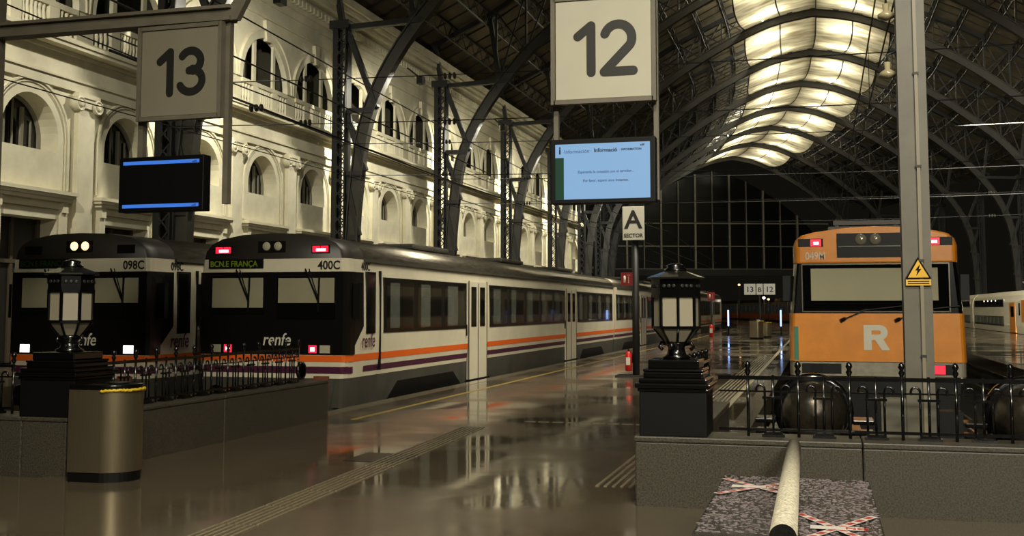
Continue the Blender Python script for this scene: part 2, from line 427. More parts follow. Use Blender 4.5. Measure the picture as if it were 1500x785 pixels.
bm = MB(); bm.ribbon([(-1.25, 0), (-1.25, 4.4), (1.25, 4.4), (1.25, 0)], [(-1.45, 0), (-1.45, 4.6), (1.45, 4.6), (1.45, 0)], 0, 0.08, 'x'); dsur_me = bm.mesh('door_surround', stone)
bm = MB(); bm.box(0, 0.16, -0.42, 0.42, 0, 8.1).box(0, 0.2, -0.48, 0.48, 0, 0.6); pil_me = bm.mesh('pilaster', stone)
bm = MB(); bm.box(0, 0.26, -0.56, 0.56, 8.42, 8.56).box(0, 0.22, -0.44, 0.44, 8.1, 8.42)
for y in (-0.46, 0.46):
    bm.lathe([(0.24, 0.0), (0.24, 0.28), (0.19, 0.30), (0.19, 0.27), (0.12, 0.27), (0.12, 0.31), (0.05, 0.32)], 16, (0.0, y, 8.2), 'x')
cap_me = bm.mesh('capital', stone)
bm = MB()                                                       # cornices per bay
bm.box(0, 0.10, -HB, HB, 8.58, 8.9).box(0, 0.16, -HB, HB, 8.9, 8.97).box(0, 0.05, -HB, HB, 8.97, 9.4)
bm.box(0, 0.12, -HB, HB, 9.7, 9.82).box(0, 0.5, -HB, HB, 9.82, 9.95).box(0, 0.56, -HB, HB, 9.95, 10.06).box(0, 0.3, -HB, HB, 10.06, 10.2)
led_me = bm.mesh('ledge', stone)
bm = MB()
bm.box(0, 0.1, -HB, HB, 14.22, 14.32).box(0, 0.06, -HB, HB, 14.9, 14.97).box(0, 0.14, -HB, HB, 15.3, 15.5)
bm.box(0, 0.2, -HB, HB, 15.8, 15.95).box(0, 0.55, -HB, HB, 16.1, 16.35).box(0, 0.75, -HB, HB, 16.35, 16.6).box(0, 0.9, -HB, HB, 16.6, 17.0)
cor_me = bm.mesh('cornice', stone)
bm = MB()
for i in range(12):
    y = -HB + 4.97 * (i + 0.5) / 12; bm.box(0, 0.32, y - 0.12, y + 0.12, 15.52, 15.8)
den_me = bm.mesh('dentil_row', stone)
baly = [-1.82, -1.58, -1.34, -0.47, -0.28, -0.09, 0.09, 0.28, 0.47, 1.34, 1.58, 1.82]
for k in range(-4, 14):
    yc = 43.75 + 4.97 * k
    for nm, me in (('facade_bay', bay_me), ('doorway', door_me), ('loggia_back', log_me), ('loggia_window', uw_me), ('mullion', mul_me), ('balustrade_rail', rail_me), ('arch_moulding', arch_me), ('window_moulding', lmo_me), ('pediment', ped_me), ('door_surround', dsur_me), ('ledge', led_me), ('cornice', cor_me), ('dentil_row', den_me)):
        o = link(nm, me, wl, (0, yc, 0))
        if nm == 'dentil_row': o['kind'] = 'stuff'
    wn = link('window', win_me, wl, (0, yc, 0)); link('pane', pane_me, wn)
    for nm, me in (('pilaster', pil_me), ('capital', cap_me)): link(nm, me, wl, (0, yc - HB, 0))
    for y in baly: link('baluster', bal_me, wl, (0, yc + y, 0))
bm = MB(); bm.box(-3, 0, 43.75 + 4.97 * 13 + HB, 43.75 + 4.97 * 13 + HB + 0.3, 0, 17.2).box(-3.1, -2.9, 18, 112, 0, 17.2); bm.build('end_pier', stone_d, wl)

# ------------------------------------------------------------------ roof frames
LOW = [(-21.15, 0), (-21.05, 4.9), (-20.9, 7.2), (-20.45, 10.4), (-19.15, 13.3), (-16.9, 16.2), (-15.2, 17.8), (-11.5, 20.7), (-7.5, 23.1), (-3.5, 24.9), (0, 25.6)]
UP = [(-23.2, 17.6), (-19, 19.6), (-15, 22.0), (-11, 24.3), (-7, 26.2), (-3.5, 27.5), (0, 28.0)]
def smooth_curve(P, n):
    out = []
    for i in range(len(P) - 1):
        p0 = P[max(i - 1, 0)]; p1 = P[i]; p2 = P[i + 1]; p3 = P[min(i + 2, len(P) - 1)]
        for j in range(n):
            t = j / n
            out.append(tuple(0.5 * (2 * p1[c] + (p2[c] - p0[c]) * t + (2 * p0[c] - 5 * p1[c] + 4 * p2[c] - p3[c]) * t * t + (3 * p1[c] - p0[c] - 3 * p2[c] + p3[c]) * t ** 3) for c in (0, 1)))
    return out + [P[-1]]
lowc = smooth_curve(LOW, 4)
def offset(pts, d):
    out = []
    for i, p in enumerate(pts):
        a = pts[max(i - 1, 0)]; b = pts[min(i + 1, len(pts) - 1)]
        dx, dz = b[0] - a[0], b[1] - a[1]; L = hypot(dx, dz); out.append((p[0] - dz / L * d, p[1] + dx / L * d))
    return out
full = lowc + [(-x, z) for x, z in lowc[::-1][1:]]
bm = MB()
off = offset(full, 0.62)
bm.ribbon(full, offset(full, 0.06), -0.24, 0.24, 'y'); bm.ribbon(offset(full, 0.06), offset(full, 0.56), -0.05, 0.05, 'y'); bm.ribbon(offset(full, 0.56), off, -0.2, 0.2, 'y')
rib_me = bm.mesh('arch_rib', iron_l)
upf = UP + [(-x, z) for x, z in UP[::-1][1:]]
bm = MB(); bm.ribbon(offset(upf, -0.35), offset(upf, -0.05), -0.15, 0.15, 'y'); top_me = bm.mesh('top_chord', iron)
def interp(P, x):
    for a, b in zip(P[:-1], P[1:]):
        if a[0] <= x <= b[0]: return a[1] + (b[1] - a[1]) * (x - a[0]) / (b[0] - a[0])
bm = MB()
xs = [-18.5 + 1.85 * i for i in range(21)]
for a, b in zip(xs[:-1], xs[1:]):
    la, ub = interp(full, a) + 0.6, interp(upf, b) - 0.3
    lb, ua = interp(full, b) + 0.6, interp(upf, a) - 0.3
    bm.bar((a, 0, la), (b, 0, ub), 0.09); bm.bar((a, 0, ua), (b, 0, lb), 0.09); bm.bar((a, 0, la), (a, 0, ua), 0.12)
web_me = bm.mesh('web_lacing', iron)
def col_mesh(sx):
    bm = MB()
    for y in (-0.3, 0.3): bm.box(min(sx * 22.35, sx * 22.1), max(sx * 22.35, sx * 22.1), y - 0.05, y + 0.05, 0, 15.4)
    for x in (22.32, 21.72): bm.box(min(sx * x, sx * (x - 0.06)), max(sx * x, sx * (x - 0.06)), -0.36, 0.36, 0, 15.4)
    bm.box(min(sx * 22.5, sx * 21.5), max(sx * 22.5, sx * 21.5), -0.5, 0.5, 0, 0.5); bm.box(min(sx * 22.5, sx * 21.5), max(sx * 22.5, sx * 21.5), -0.45, 0.45, 15.1, 15.5)
    return bm.mesh('column_post', iron)
def lace_mesh(sx):
    bm = MB(); z = 0.6; s = 1
    while z < 14.8:
        for y in (-0.34, 0.34):
            bm.bar((sx * 22.3, y, z), (sx * 21.7, y, z + 0.62), 0.05, 0.03, (0, 1, 0)); bm.bar((sx * 21.7, y, z), (sx * 22.3, y, z + 0.62), 0.05, 0.03, (0, 1, 0))
        z += 0.62
    return bm.mesh('column_lacing', iron)
colm = {s: (col_mesh(s), lace_mesh(s)) for s in (-1, 1)}
braces = []
for s in (-1, 1):
    for p, q, wd in (((21.7, 15.2), (17.7, 15.35), 0.34), ((21.7, 11.1), (20.3, 11.1), 0.3), ((21.7, 8.05), (20.8, 8.05), 0.3), ((21.7, 5.0), (21.1, 5.0), 0.28),
                     ((21.7, 15.0), (20.2, 11.2), 0.3), ((21.7, 10.9), (20.75, 8.2), 0.26), ((21.7, 7.9), (21.05, 5.1), 0.24), ((22.0, 15.4), (22.4, 17.7), 0.3), ((18.3, 15.4), (18.9, 19.2), 0.2)):
        bm = MB(); bm.bar((s * p[0], 0, p[1]), (s * q[0], 0, q[1]), 0.26, wd, (0, 1, 0)); braces.append(bm.mesh('brace', iron))
FY = [34.8 + 14.9 * i for i in range(11)]
ordn = ['nearest', 'second', 'third', 'fourth', 'fifth', 'sixth', 'seventh', 'eighth', 'ninth', 'tenth', 'farthest']
for i, y in enumerate(FY):
    lb = f'{ordn[i]} dark steel arched roof frame with lattice column against the facade' if i < 6 else f'{ordn[i]} steel arched roof frame, beyond the end of the cream facade'
    if i == 0: lb = 'nearest dark steel roof frame, its lattice column seen behind the 13 sign'
    t = thing('roof_frame', lb, 'roof frame', (cxo(y), y, 0), head(y), 'arched roof frames of the train shed')
    for me in (rib_me, top_me, colm[-1][0], colm[1][0], *braces): link(me.name.split('.')[0], me, t)
    for me in (web_me, colm[-1][1], colm[1][1]): link(me.name.split('.')[0], me, t)['kind'] = 'stuff'

# roof skin: purlins and panels between the frames
ce = bpy.data.objects.new('ceiling', None); COL.objects.link(ce); tag(ce, kind='structure')
px = [-23.2, -21, -19, -17, -15, -13, -11, -9, -7, -3.5, 0, 3.5, 7, 9, 11, 13, 15, 17, 19, 21, 23.2]
YS = [19.9] + FY
def W(x, y, z): h = head(y); return (cxo(y) + x * cos(h), y + x * sin(h), z)
for a, b in zip(YS[:-1], YS[1:]):
    for x0, x1 in zip(px[:-1], px[1:]):
        z0, z1 = interp(upf, x0) + 0.1, interp(upf, x1) + 0.1
        bm = MB()
        bm.add([W(x0, a, z0), W(x1, a, z1), W(x1, b, z1), W(x0, b, z0), W(x0, a, z0 + 0.06), W(x1, a, z1 + 0.06), W(x1, b, z1 + 0.06), W(x0, b, z0 + 0.06)],
               [(0, 1, 2, 3), (7, 6, 5, 4), (0, 4, 5, 1), (1, 5, 6, 2), (2, 6, 7, 3), (3, 7, 4, 0)])
        bm.m = 1
        for j in range(1, 8):
            y = a + (b - a) * j / 8; bm.bar(W(x0, y, z0 - 0.04), W(x1, y, z1 - 0.04), 0.07, 0.1)
        bm.build('roof_panel', [roofm, iron], ce, fix=False)
    for x in px[1:-1]:
        z = interp(upf, x); bm = MB()
        n = 8
        bm.bar(W(x, a, z), W(x, b, z), 0.1, 0.1); bm.bar(W(x, a, z - 0.9), W(x, b, z - 0.9), 0.1, 0.08)
        for j in range(n):
            y0 = a + (b - a) * j / n; y1 = a + (b - a) * (j + 1) / n; ym = (y0 + y1) / 2
            bm.bar(W(x, y0, z - 0.9), W(x, ym, z), 0.05); bm.bar(W(x, ym, z), W(x, y1, z - 0.9), 0.05)
        bm.build('purlin', iron, ce, fix=False)

# lit canopy at the crown: fabric panels with lamps behind them
cm = bpy.data.materials.new('canopy_fabric'); cm.use_nodes = True; nt = cm.node_tree; nt.nodes.remove(nt.nodes['Principled BSDF'])
tr = nt.nodes.new('ShaderNodeBsdfTranslucent'); tr.inputs[0].default_value = (0.86, 0.80, 0.62, 1)
df = nt.nodes.new('ShaderNodeBsdfDiffuse'); df.inputs[0].default_value = (0.7, 0.66, 0.5, 1)
tp = nt.nodes.new('ShaderNodeBsdfTransparent'); tp.inputs[0].default_value = (0.8, 0.78, 0.7, 1)
m1 = nt.nodes.new('ShaderNodeMixShader'); m1.inputs[0].default_value = 0.25
m2 = nt.nodes.new('ShaderNodeMixShader'); m2.inputs[0].default_value = 0.12
tc = nt.nodes.new('ShaderNodeTexCoord'); mp = nt.nodes.new('ShaderNodeMapping'); mp.inputs['Scale'].default_value = (0.35, 1.2, 1)
nz = nt.nodes.new('ShaderNodeTexNoise'); nz.inputs['Scale'].default_value = 1.1; nz.inputs['Detail'].default_value = 5
cr = nt.nodes.new('ShaderNodeValToRGB'); cr.color_ramp.elements[0].color = (0.30, 0.25, 0.14, 1); cr.color_ramp.elements[1].color = (0.90, 0.85, 0.68, 1)
cr.color_ramp.elements[0].position = 0.3; cr.color_ramp.elements[1].position = 0.6
nt.links.new(tc.outputs['Object'], mp.inputs[0]); nt.links.new(mp.outputs[0], nz.inputs['Vector']); nt.links.new(nz.outputs[0], cr.inputs[0]); nt.links.new(cr.outputs[0], tr.inputs[0])
nt.links.new(tr.outputs[0], m1.inputs[1]); nt.links.new(df.outputs[0], m1.inputs[2]); nt.links.new(m1.outputs[0], m2.inputs[1]); nt.links.new(tp.outputs[0], m2.inputs[2])
nt.links.new(m2.outputs[0], nt.nodes['Material Output'].inputs[0])
bulbm = emit('canopy_bulb', (255, 244, 214), 30)
CY = [(a, b) for a, b in zip(YS[:-1], YS[1:]) if 60 < a < 180]
can = thing('lit_canopy', 'long glowing translucent canopy hung under the crown of the roof', 'canopy', (0, 0, 0))
lampn = 0
for ci, (a, b) in enumerate(CY):
    bm = MB(); nx, ny = 16, 10; v = []; f = []; bm.s = True
    for j in range(ny + 1):
        t = j / ny; y = a + (b - a) * t
        for i in range(nx + 1):
            x = -5.5 + 11.5 * i / nx
            x *= 1 + 0.05 * sin(pi * t)
            z = interp(full, x) + 0.75 - 0.55 * (4 * t * (1 - t)) - 0.08 * sin(pi * 4 * i / nx) ** 2 * sin(pi * t)
            v.append(W(x, y, z))
    for j in range(ny):
        for i in range(nx):
            k = j * (nx + 1) + i; f.append((k, k + 1, k + nx + 2, k + nx + 1))
    bm.add(v, f); bm.build('canopy_panel', cm, can, fix=False)
    for i in (0, 4, 8, 12, 16):
        bm = MB(); bm.tube([v[j * (nx + 1) + i] for j in range(ny + 1)], 0.06, 5); bm.build('seam_cable', iron, can, fix=False)
    for dx in (-3.6, 3.6):
        for tt in (0.3, 0.75):
            y = a + (b - a) * tt
            nm = ['first', 'second', 'third', 'fourth', 'fifth', 'sixth', 'seventh', 'eighth'][ci]
            loc = W(dx + random.uniform(-0.6, 0.6), y, interp(upf, dx) - 0.75)
            L = thing('canopy_lamp', f'bright lamp glowing through the {nm} canopy panel from the front, {"left" if dx < 0 else "right"} half, {"nearer" if tt < 0.5 else "farther"} one', 'lamp', loc, group='lamps above the roof canopy')
            bm = MB(); bm.lathe([(0.02, -0.14), (0.12, -0.08), (0.15, 0.0), (0.1, 0.1)], 10); bm.build('bulb', bulbm, L)
            bm = MB(); bm.lathe([(0.16, 0.02), (0.1, 0.16), (0.05, 0.22), (0.05, 0.6)], 10); bm.build('lamp_hood', iron, L)
            d = bpy.data.lights.new('lamp_light', 'POINT'); d.energy = CANOPY_W / 4; d.color = (1, 0.93, 0.70); d.shadow_soft_size = 0.2
            o = bpy.data.objects.new('lamp_light', d); COL.objects.link(o); o.parent = L; o.location = (0, 0, -0.2)

# floodlights on the ribs, shining on the facade
for i, y in enumerate(YS[:7]):
    L = thing('floodlight', f'black floodlight fixed to the arch rib of the {(["zeroth"] + ordn)[i]} roof frame, aimed at the facade', 'floodlight', (-18.3, y + 1.3, 12.7), group=None)
    if i == 0: L['label'] = 'black floodlight fixed to a rib nearer than the left edge of view'
    bm = MB(); bm.box(-0.28, 0.02, -0.25, 0.25, -0.2, 0.2); bm.m = 1; bm.box(-0.30, -0.28, -0.2, 0.2, -0.15, 0.15); B(bm.build('lamp_body', [blackm, emit('flood_lens', (255, 240, 200), 3)], L), 0.02)
    bm = MB(); bm.bar((0.0, -0.2, 0), (-0.35, -1.3, 0.35), 0.06); bm.build('bracket', iron, L)
    for k, ay in enumerate((-4.5, 3.5)):
        d = bpy.data.lights.new('flood_light', 'SPOT'); d.energy = FLOOD_W; d.color = (1, 0.95, 0.78); d.spot_size = radians(132); d.spot_blend = 1.0; d.shadow_soft_size = 0.15
        o = bpy.data.objects.new('flood_light', d); COL.objects.link(o); o.parent = L; o.location = (-0.45, 0, 0)
        o.rotation_euler = Vector((-4.8, ay + 3, -5.5)).to_track_quat('-Z', 'Y').to_euler()

# glazed end wall far away
wb = bpy.data.objects.new('wall_back', None); COL.objects.link(wb); tag(wb, kind='structure'); yb = 198
wb.location = (cxo(yb), yb, 0); wb.rotation_euler[2] = head(yb)
mull = mat('end_mullion', (140, 136, 120), 0.4, metal=0.3)
for i in range(15):
    x = -21 + 3 * i; bm = MB(); top = interp(full, max(-20.9, min(20.9, x))) if abs(x) < 21 else 3
    big = i % 2 == 0
    bm.box(x - (0.16 if big else 0.07), x + (0.16 if big else 0.07), -0.2, 0.2, 8.5, max(top, 9)); bm.build('end_mullion', mull, wb)
for z in (8.5, 12.5, 16.5):
    bm = MB(); bm.box(-20.5, 20.5, -0.15, 0.15, z - 0.1, z + 0.1); bm.build('transom', mull, wb)
bm = MB(); bm.box(-21, 21, -0.5, 0.5, 7.4, 8.5); bm.build('end_girder', iron, wb)
bm = MB(); bm.prism([(x, z) for x, z in full if z > 8.5], 0.3, 0.34, 'y'); bm.build('end_glazing', mat('end_glass', (10, 11, 11), 0.3, spec=0.2), wb)

# ------------------------------------------------------------------ granite parapets round the track pits
def parapet(name, label, boxes, copings):
    t = thing(name, label, 'parapet wall')
    for b in boxes: B(MB().box(*b).build('wall_block', granite, t), 0.012)
    for b in copings: B(MB().box(*b).build('coping_stone', granite, t), 0.01)
    return t
parapet('parapet_wall', 'low speckled granite wall behind the bench, carrying the right fence',
        [(-1.48, 0.3, 9.3, 9.78, -0.9, 0.52), (0.305, 2.2, 9.3, 9.78, -0.9, 0.52), (2.205, 5.4, 9.3, 9.78, -0.9, 0.52), (-1.48, -1.0, 9.785, 13.0, -0.9, 0.52)],
        [(-1.49, 0.3, 9.29, 9.79, 0.52, 0.565), (0.305, 2.2, 9.29, 9.79, 0.52, 0.565), (2.205, 5.4, 9.29, 9.79, 0.52, 0.565), (-1.49, -0.99, 9.795, 13.0, 0.52, 0.565)])
parapet('parapet_wall', 'low granite wall behind the steel litter bin, carrying the left fence',
        [(-7.48, -6.98, 9.4, 12.4, -0.9, 0.52), (-7.48, -6.98, 12.405, 15.4, -0.9, 0.52), (-11.0, -7.485, 9.4, 9.9, -0.9, 0.52), (-16.3, -11.005, 9.4, 9.9, -0.9, 0.52)],
        [(-7.49, -6.97, 9.39, 12.4, 0.52, 0.56), (-7.49, -6.97, 12.405, 15.41, 0.52, 0.56), (-11.0, -7.495, 9.39, 9.91, 0.52, 0.56), (-16.3, -11.005, 9.39, 9.91, 0.52, 0.56)])

# ------------------------------------------------------------------ cast iron fences
fm = black
bm = MB(); bm.tube([(0, 0, 0), (0, 0, 0.50)], 0.013, 8)
bm.lathe([(0.013, 0.5), (0.026, 0.53), (0.014, 0.55), (0.028, 0.575), (0.02, 0.6), (0.0, 0.615)], 8); post_me = bm.mesh('fence_post', fm)
bm = MB(); bm.tube([(0, 0, 0.02), (0, 0, 0.50)], 0.011, 8); cbar_me = bm.mesh('fence_bar', fm)
def hook(s):
    bm = MB(); pts = [(0, 0, 0.02), (0, 0, 0.38)] + [(s * (0.035 - 0.035 * cos(a)), 0, 0.38 + 0.035 * sin(a)) for a in [radians(20 * i) for i in range(1, 12)]]
    bm.tube(pts, 0.010, 8); return bm.mesh('hooked_bar', fm)
hook_me = {s: hook(s) for s in (-1, 1)}
bm = MB(); bm.box(-0.085, 0.085, -0.018, 0.018, 0.305, 0.325); for_me = bm.mesh('crossbar', fm)
bm = MB(); bm.box(-0.09, 0.09, -0.05, 0.05, 0, 0.022).box(-0.075, 0.075, -0.035, 0.035, 0.022, 0.04); foot_me = bm.mesh('fence_foot', fm)
def fence(label, loc, rz, L, mod=0.4, phase=0.0):
    t = thing('iron_fence', label, 'fence', loc, rz)
    for z, r in ((0.475, 0.016), (0.365, 0.007), (0.055, 0.012)):
        bm = MB(); bm.bar((0, 0, z), (L, 0, z), r * 1.6, r * 2); bm.build('fence_rail', fm, t)
    x = phase
    while x < L + 0.01:
        if 0 <= x <= L: link('fence_post', post_me, t, (x, 0, 0))
        c = x + mod / 2
        if 0.1 < c < L - 0.05:
            link('fence_bar', cbar_me, t, (c, 0, 0)); link('crossbar', for_me, t, (c, 0, 0)); link('fence_foot', foot_me, t, (c, 0, 0))
            for s in (-1, 1): link('hooked_bar', hook_me[s], t, (c + s * 0.065, 0, 0))
        x += mod
    return t
fence('black cast-iron fence in front of the orange train, on the right granite wall', (-0.82, 9.55, 0.565), 0, 3.9, 0.4, 0.24)
fence('short black iron fence running back behind the right stepped plinth', (-1.2, 10.0, 0.565), pi / 2, 2.8, 0.4, 0.1)
t = fence('black cast-iron fence running back beside the cream trains on the left wall', (-7.2, 10.25, 0.56), pi / 2, 4.6, 0.4, 0.2)
bm = MB(); bm.lathe([(0.10, -0.02), (0.13, -0.02), (0.13, 0.02), (0.10, 0.02), (0.10, -0.02)], 20, (4.7, 0, 0.16), 'y'); bm.bar((4.6, 0, 0.16), (4.8, 0, 0.16), 0.02); bm.bar((4.7, 0, 0.05), (4.7, 0, 0.28), 0.02); bm.build('end_medallion', fm, t)
fence('short black iron fence left of the left plinth, at the picture edge', (-12.0, 9.65, 0.56), 0, 4.2, 0.4, 0.2)

# ------------------------------------------------------------------ lantern plinths and lanterns
def plinth(label, loc, s=1.0):
    t = thing('lantern_plinth', label, 'plinth', loc)
    bm = MB(); bm.box(-0.28 * s, 0.28 * s, -0.28 * s, 0.28 * s, 0, 0.36); B(bm.build('plinth_block', blackm, t), 0.008)
    def sq(z0, z1, h): return (-h * s, h * s, -h * s, h * s, z0, z1)
    for z0, z1, h in ((0.36, 0.39, 0.295), (0.39, 0.43, 0.315), (0.43, 0.47, 0.285), (0.47, 0.52, 0.25), (0.52, 0.545, 0.255), (0.545, 0.62, 0.215)):
        B(MB().box(*sq(z0, z1, h)).build('plinth_step', black, t), 0.012, 3)
def lantern(label, loc, s=1.0):
    t = thing('street_lantern', label, 'lantern', loc, radians(-10))
    t.scale = (s, s, s); n = 8; r0 = pi / 8
    bm = MB(); bm.lathe([(0.12, 0), (0.13, 0.02), (0.09, 0.04), (0.075, 0.10), (0.10, 0.13), (0.10, 0.15)], 16)
    for k in range(4):
        a = pi / 2 * k; bm.tube([(0.09 * cos(a), 0.09 * sin(a), 0.13), (0.14 * cos(a), 0.14 * sin(a), 0.145), (0.16 * cos(a), 0.16 * sin(a), 0.105), (0.13 * cos(a), 0.13 * sin(a), 0.08)], 0.018, 6)
    bm.build('lantern_stem', black, t)
    for k in range(n):
        a0 = 2 * pi * k / n + r0; a1 = 2 * pi * (k + 1) / n + r0
        P = lambda a, r, z: (r * cos(a), r * sin(a), z)
        m_ = lambda a, b, r, z, f: tuple(Vector(P(a, r, z)).lerp(Vector(P(b, r, z)), f))
        bm = MB(); bm.add([m_(a0, a1, 0.205, 0.295, 0.08), m_(a0, a1, 0.205, 0.295, 0.92), m_(a0, a1, 0.205, 0.555, 0.92), m_(a0, a1, 0.205, 0.555, 0.08)], [(0, 1, 2, 3)]); bm.build('glass_pane', frost, t)
        bm = MB(); bm.add([m_(a0, a1, 0.105, 0.155, 0.1), m_(a0, a1, 0.105, 0.155, 0.9), m_(a0, a1, 0.2, 0.272, 0.92), m_(a0, a1, 0.2, 0.272, 0.08)], [(0, 1, 2, 3)]); bm.build('lower_pane', frost, t)
    bm = MB()
    for k in range(n):
        a = 2 * pi * k / n + r0
        bm.bar((0.21 * cos(a), 0.21 * sin(a), 0.28), (0.21 * cos(a), 0.21 * sin(a), 0.58), 0.022); bm.bar((0.105 * cos(a), 0.105 * sin(a), 0.15), (0.21 * cos(a), 0.21 * sin(a), 0.285), 0.018)
    bm.lathe([(0.205, 0.27), (0.222, 0.27), (0.222, 0.295), (0.205, 0.295), (0.205, 0.27)], n, rot=r0, smooth=False)
    bm.build('lantern_frame', black, t)
    bm = MB(); bm.lathe([(0.20, 0.555), (0.222, 0.555), (0.222, 0.725), (0.20, 0.725)], n, rot=r0, smooth=False); bm.build('pierced_band', black, t)
    for k in range(n):
        a = 2 * pi * (k + 0.5) / n + r0
        for off in (-0.045, 0.0, 0.045):
            cxp = Vector((0.207 * cos(a), 0.207 * sin(a), 0.655)) + Vector((-sin(a), cos(a), 0)) * off
            bm = MB(); bm.lathe([(0.008, 0), (0.017, 0), (0.017, 0.008), (0.008, 0.008)], 8, axis='x'); o = bm.build('band_ring', iron, t); o.location = cxp; o.rotation_euler[2] = a
    bm = MB(); bm.lathe([(0.20, 0.72), (0.262, 0.72), (0.262, 0.735), (0.11, 0.79), (0.085, 0.80)], n, rot=r0, smooth=False); bm.build('lantern_roof', mat('lantern_roof_metal', (60, 58, 52), 0.25, metal=0.8), t)
    bm = MB(); bm.lathe([(0.10, 0.78), (0.11, 0.805), (0.08, 0.825), (0.09, 0.845), (0.05, 0.86), (0.0, 0.87)], 12); bm.build('finial', black, t)
plinth('black stepped iron plinth at the corner of the right granite wall', (-1.17, 9.60, 0.565), 0.98)
lantern('octagonal black lantern on the plinth at the right wall corner', (-1.17, 9.62, 1.185), 0.93)
plinth('black stepped iron plinth behind the steel litter bin', (-7.22, 9.72, 0.56), 1.1)
lantern('octagonal black lantern standing in front of the leftmost train', (-7.22, 9.74, 1.18), 1.06)

# ------------------------------------------------------------------ litter bin
def litter_bin(label, loc, rz, h=0.9, s=1.0, group=None):
    t = thing('litter_bin', label, 'litter bin', loc, rz, group); t.scale = (s, s, s)
    def prof(k): # D-shaped plan, flat left, rounded right
        pts = [(-0.31 * k, -0.2 * k)] + [(0.02 + 0.29 * k * cos(a), 0.26 * k * sin(a)) for a in [radians(-90 + 9 * i) for i in range(21)]] + [(-0.31 * k, 0.2 * k)]
        return pts
    o = MB(); o.prism(prof(0.97), 0, 0.09, 'z'); o.build('bin_base', blackm, t)
    o = MB(); o.prism(prof(1.0), 0.09, h - 0.05, 'z'); o = o.build('bin_body', steel, t); o.data.polygons.foreach_set('use_smooth', [True] * len(o.data.polygons)); o.data.set_sharp_from_angle(angle=radians(35))
    o = MB(); o.prism(prof(1.01), h - 0.05, h + 0.0, 'z'); B(o.build('bin_lid', black, t), 0.015, 3)
    o = MB(); o.lathe([(0.09, h), (0.11, h + 0.012), (0.09, h + 0.016), (0.0, h + 0.004)], 16, (0.1, -0.02, 0)); o.build('ashtray', iron, t)
    pp = prof(1.03)[1:16]; o = MB()
    pts = []
    for i in range(len(pp) - 1):
        for j in range(4):
            f = j / 4; pts.append((pp[i][0] + (pp[i + 1][0] - pp[i][0]) * f, pp[i][1] + (pp[i + 1][1] - pp[i][1]) * f, h - 0.055 + random.uniform(-0.008, 0.008)))
    o.tube(pts, 0.014, 6); o.build('bag_edge', mat('yellow_bag', (190, 160, 30), 0.4), t)
    return t
litter_bin('brushed steel D-shaped litter bin with yellow bag edge, before the left granite wall', (-6.52, 9.42, 0), radians(12), 0.9)

# ------------------------------------------------------------------ bench
t = thing('granite_bench', 'wet black granite bench with a round pale stone back roll, taped off', 'bench', (0, 0, 0))
bench_m = mat('wet_black_granite', (22, 21, 20), 0.12, var=0.6, scale=70, bump=0.25)
bx0, bx1, by0, by1 = -0.66, 0.30, 5.2, 8.08
B(MB().box(bx0, bx1, by0, by1, 0.37, 0.45).build('seat_slab', bench_m, t), 0.008)
B(MB().box(bx0 + 0.12, bx1 - 0.12, by0 + 0.3, by0 + 0.7, 0, 0.37).build('bench_foot', granite_d, t), 0.01)
B(MB().box(bx0 + 0.12, bx1 - 0.12, by1 - 0.7, by1 - 0.3, 0, 0.37).build('bench_foot', granite_d, t), 0.01)
rollm = mat('pale_granite_roll', (214, 206, 182), 0.4, var=0.7, scale=70)
bm = MB(); A = Vector((-0.15, 4.45, 0.74)); Bq = Vector((-0.215, 9.28, 0.525)); bm.tube([A, Bq], 0.053, 24); bm.build('back_roll', rollm, t)
bm = MB(); d = (Bq - A).normalized(); bm.tube([A - d * 0.004, A], 0.0525, 24); bm.build('roll_end', granite_d, t)
for f in (0.35, 0.68):
    p = A.lerp(Bq, f); bm = MB(); bm.tube([(p.x, p.y, 0.45), (p.x, p.y, p.z)], 0.03, 10); bm.build('roll_support', granite_d, t)
# droplets, their pale base colour standing in for glints
bm = MB(); bm.s = True
ico = [(cos(a) , sin(a)) for a in [2 * pi * k / 6 for k in range(6)]]
for i in range(3000):
    x = random.uniform(bx0 + 0.01, bx1 - 0.01); y = random.uniform(6.0, by1 - 0.02); r = random.uniform(0.003, 0.009) * random.uniform(0.7, 1.3)
    s = random.uniform(1, 2.0)
    v = [(x + r * s * c, y + r * q, 0.4502) for c, q in ico] + [(x + r * s * 0.65 * c, y + r * 0.65 * q, 0.4502 + r * 0.38) for c, q in ico] + [(x, y, 0.4502 + r * 0.5)]
    bm.add(v, [(k, (k + 1) % 6, 6 + (k + 1) % 6, 6 + k) for k in range(6)] + [(6 + k, 6 + (k + 1) % 6, 12) for k in range(6)])
o = bm.build('rain_drops', mat('glint_pale_water', (116, 107, 108), 0.05, ior=1.7, spec=0.9), t, fix=False); o['kind'] = 'stuff'
tapew = mat('tape_white', (200, 196, 188), 0.4, var=0.15, scale=30); taper = mat('tape_red', (165, 34, 28), 0.4, var=0.2, scale=20)
def tape_cross(cx, cy, hw, hl, lw):
    for sgn in (1, -1):
        p = Vector((cx - hw, cy - sgn * hl, 0.457)); q = Vector((cx + hw, cy + sgn * hl, 0.457)); zz = Vector((0, 0, 0.0008 * (sgn + 1)))
        MB().bar(p + zz, q + zz, 0.05, 0.001).build('tape_strip', tapew, t)
        n = 8
        bm = MB()
        for i in range(n):
            a = p.lerp(q, (i + 0.12) / n); b = p.lerp(q, (i + 0.72) / n); bm.bar(a + zz + Vector((0, 0, 0.0008)), b + zz + Vector((0, 0, 0.0008)), 0.034, 0.001)
        bm.build('tape_red_mark', taper, t)
    o = MB(); o.box(cx - lw, cx + lw, cy - 0.045, cy + 0.045, 0.459, 0.4605); o.build('tape_label', tapew, t)
    text('NO', 0.075, taper, t, (cx + 0.04, cy - 0.028, 0.461), (0, 0, 0), bold=0.001)
tape_cross(-0.40, 7.55, 0.24, 0.33, 0.17)
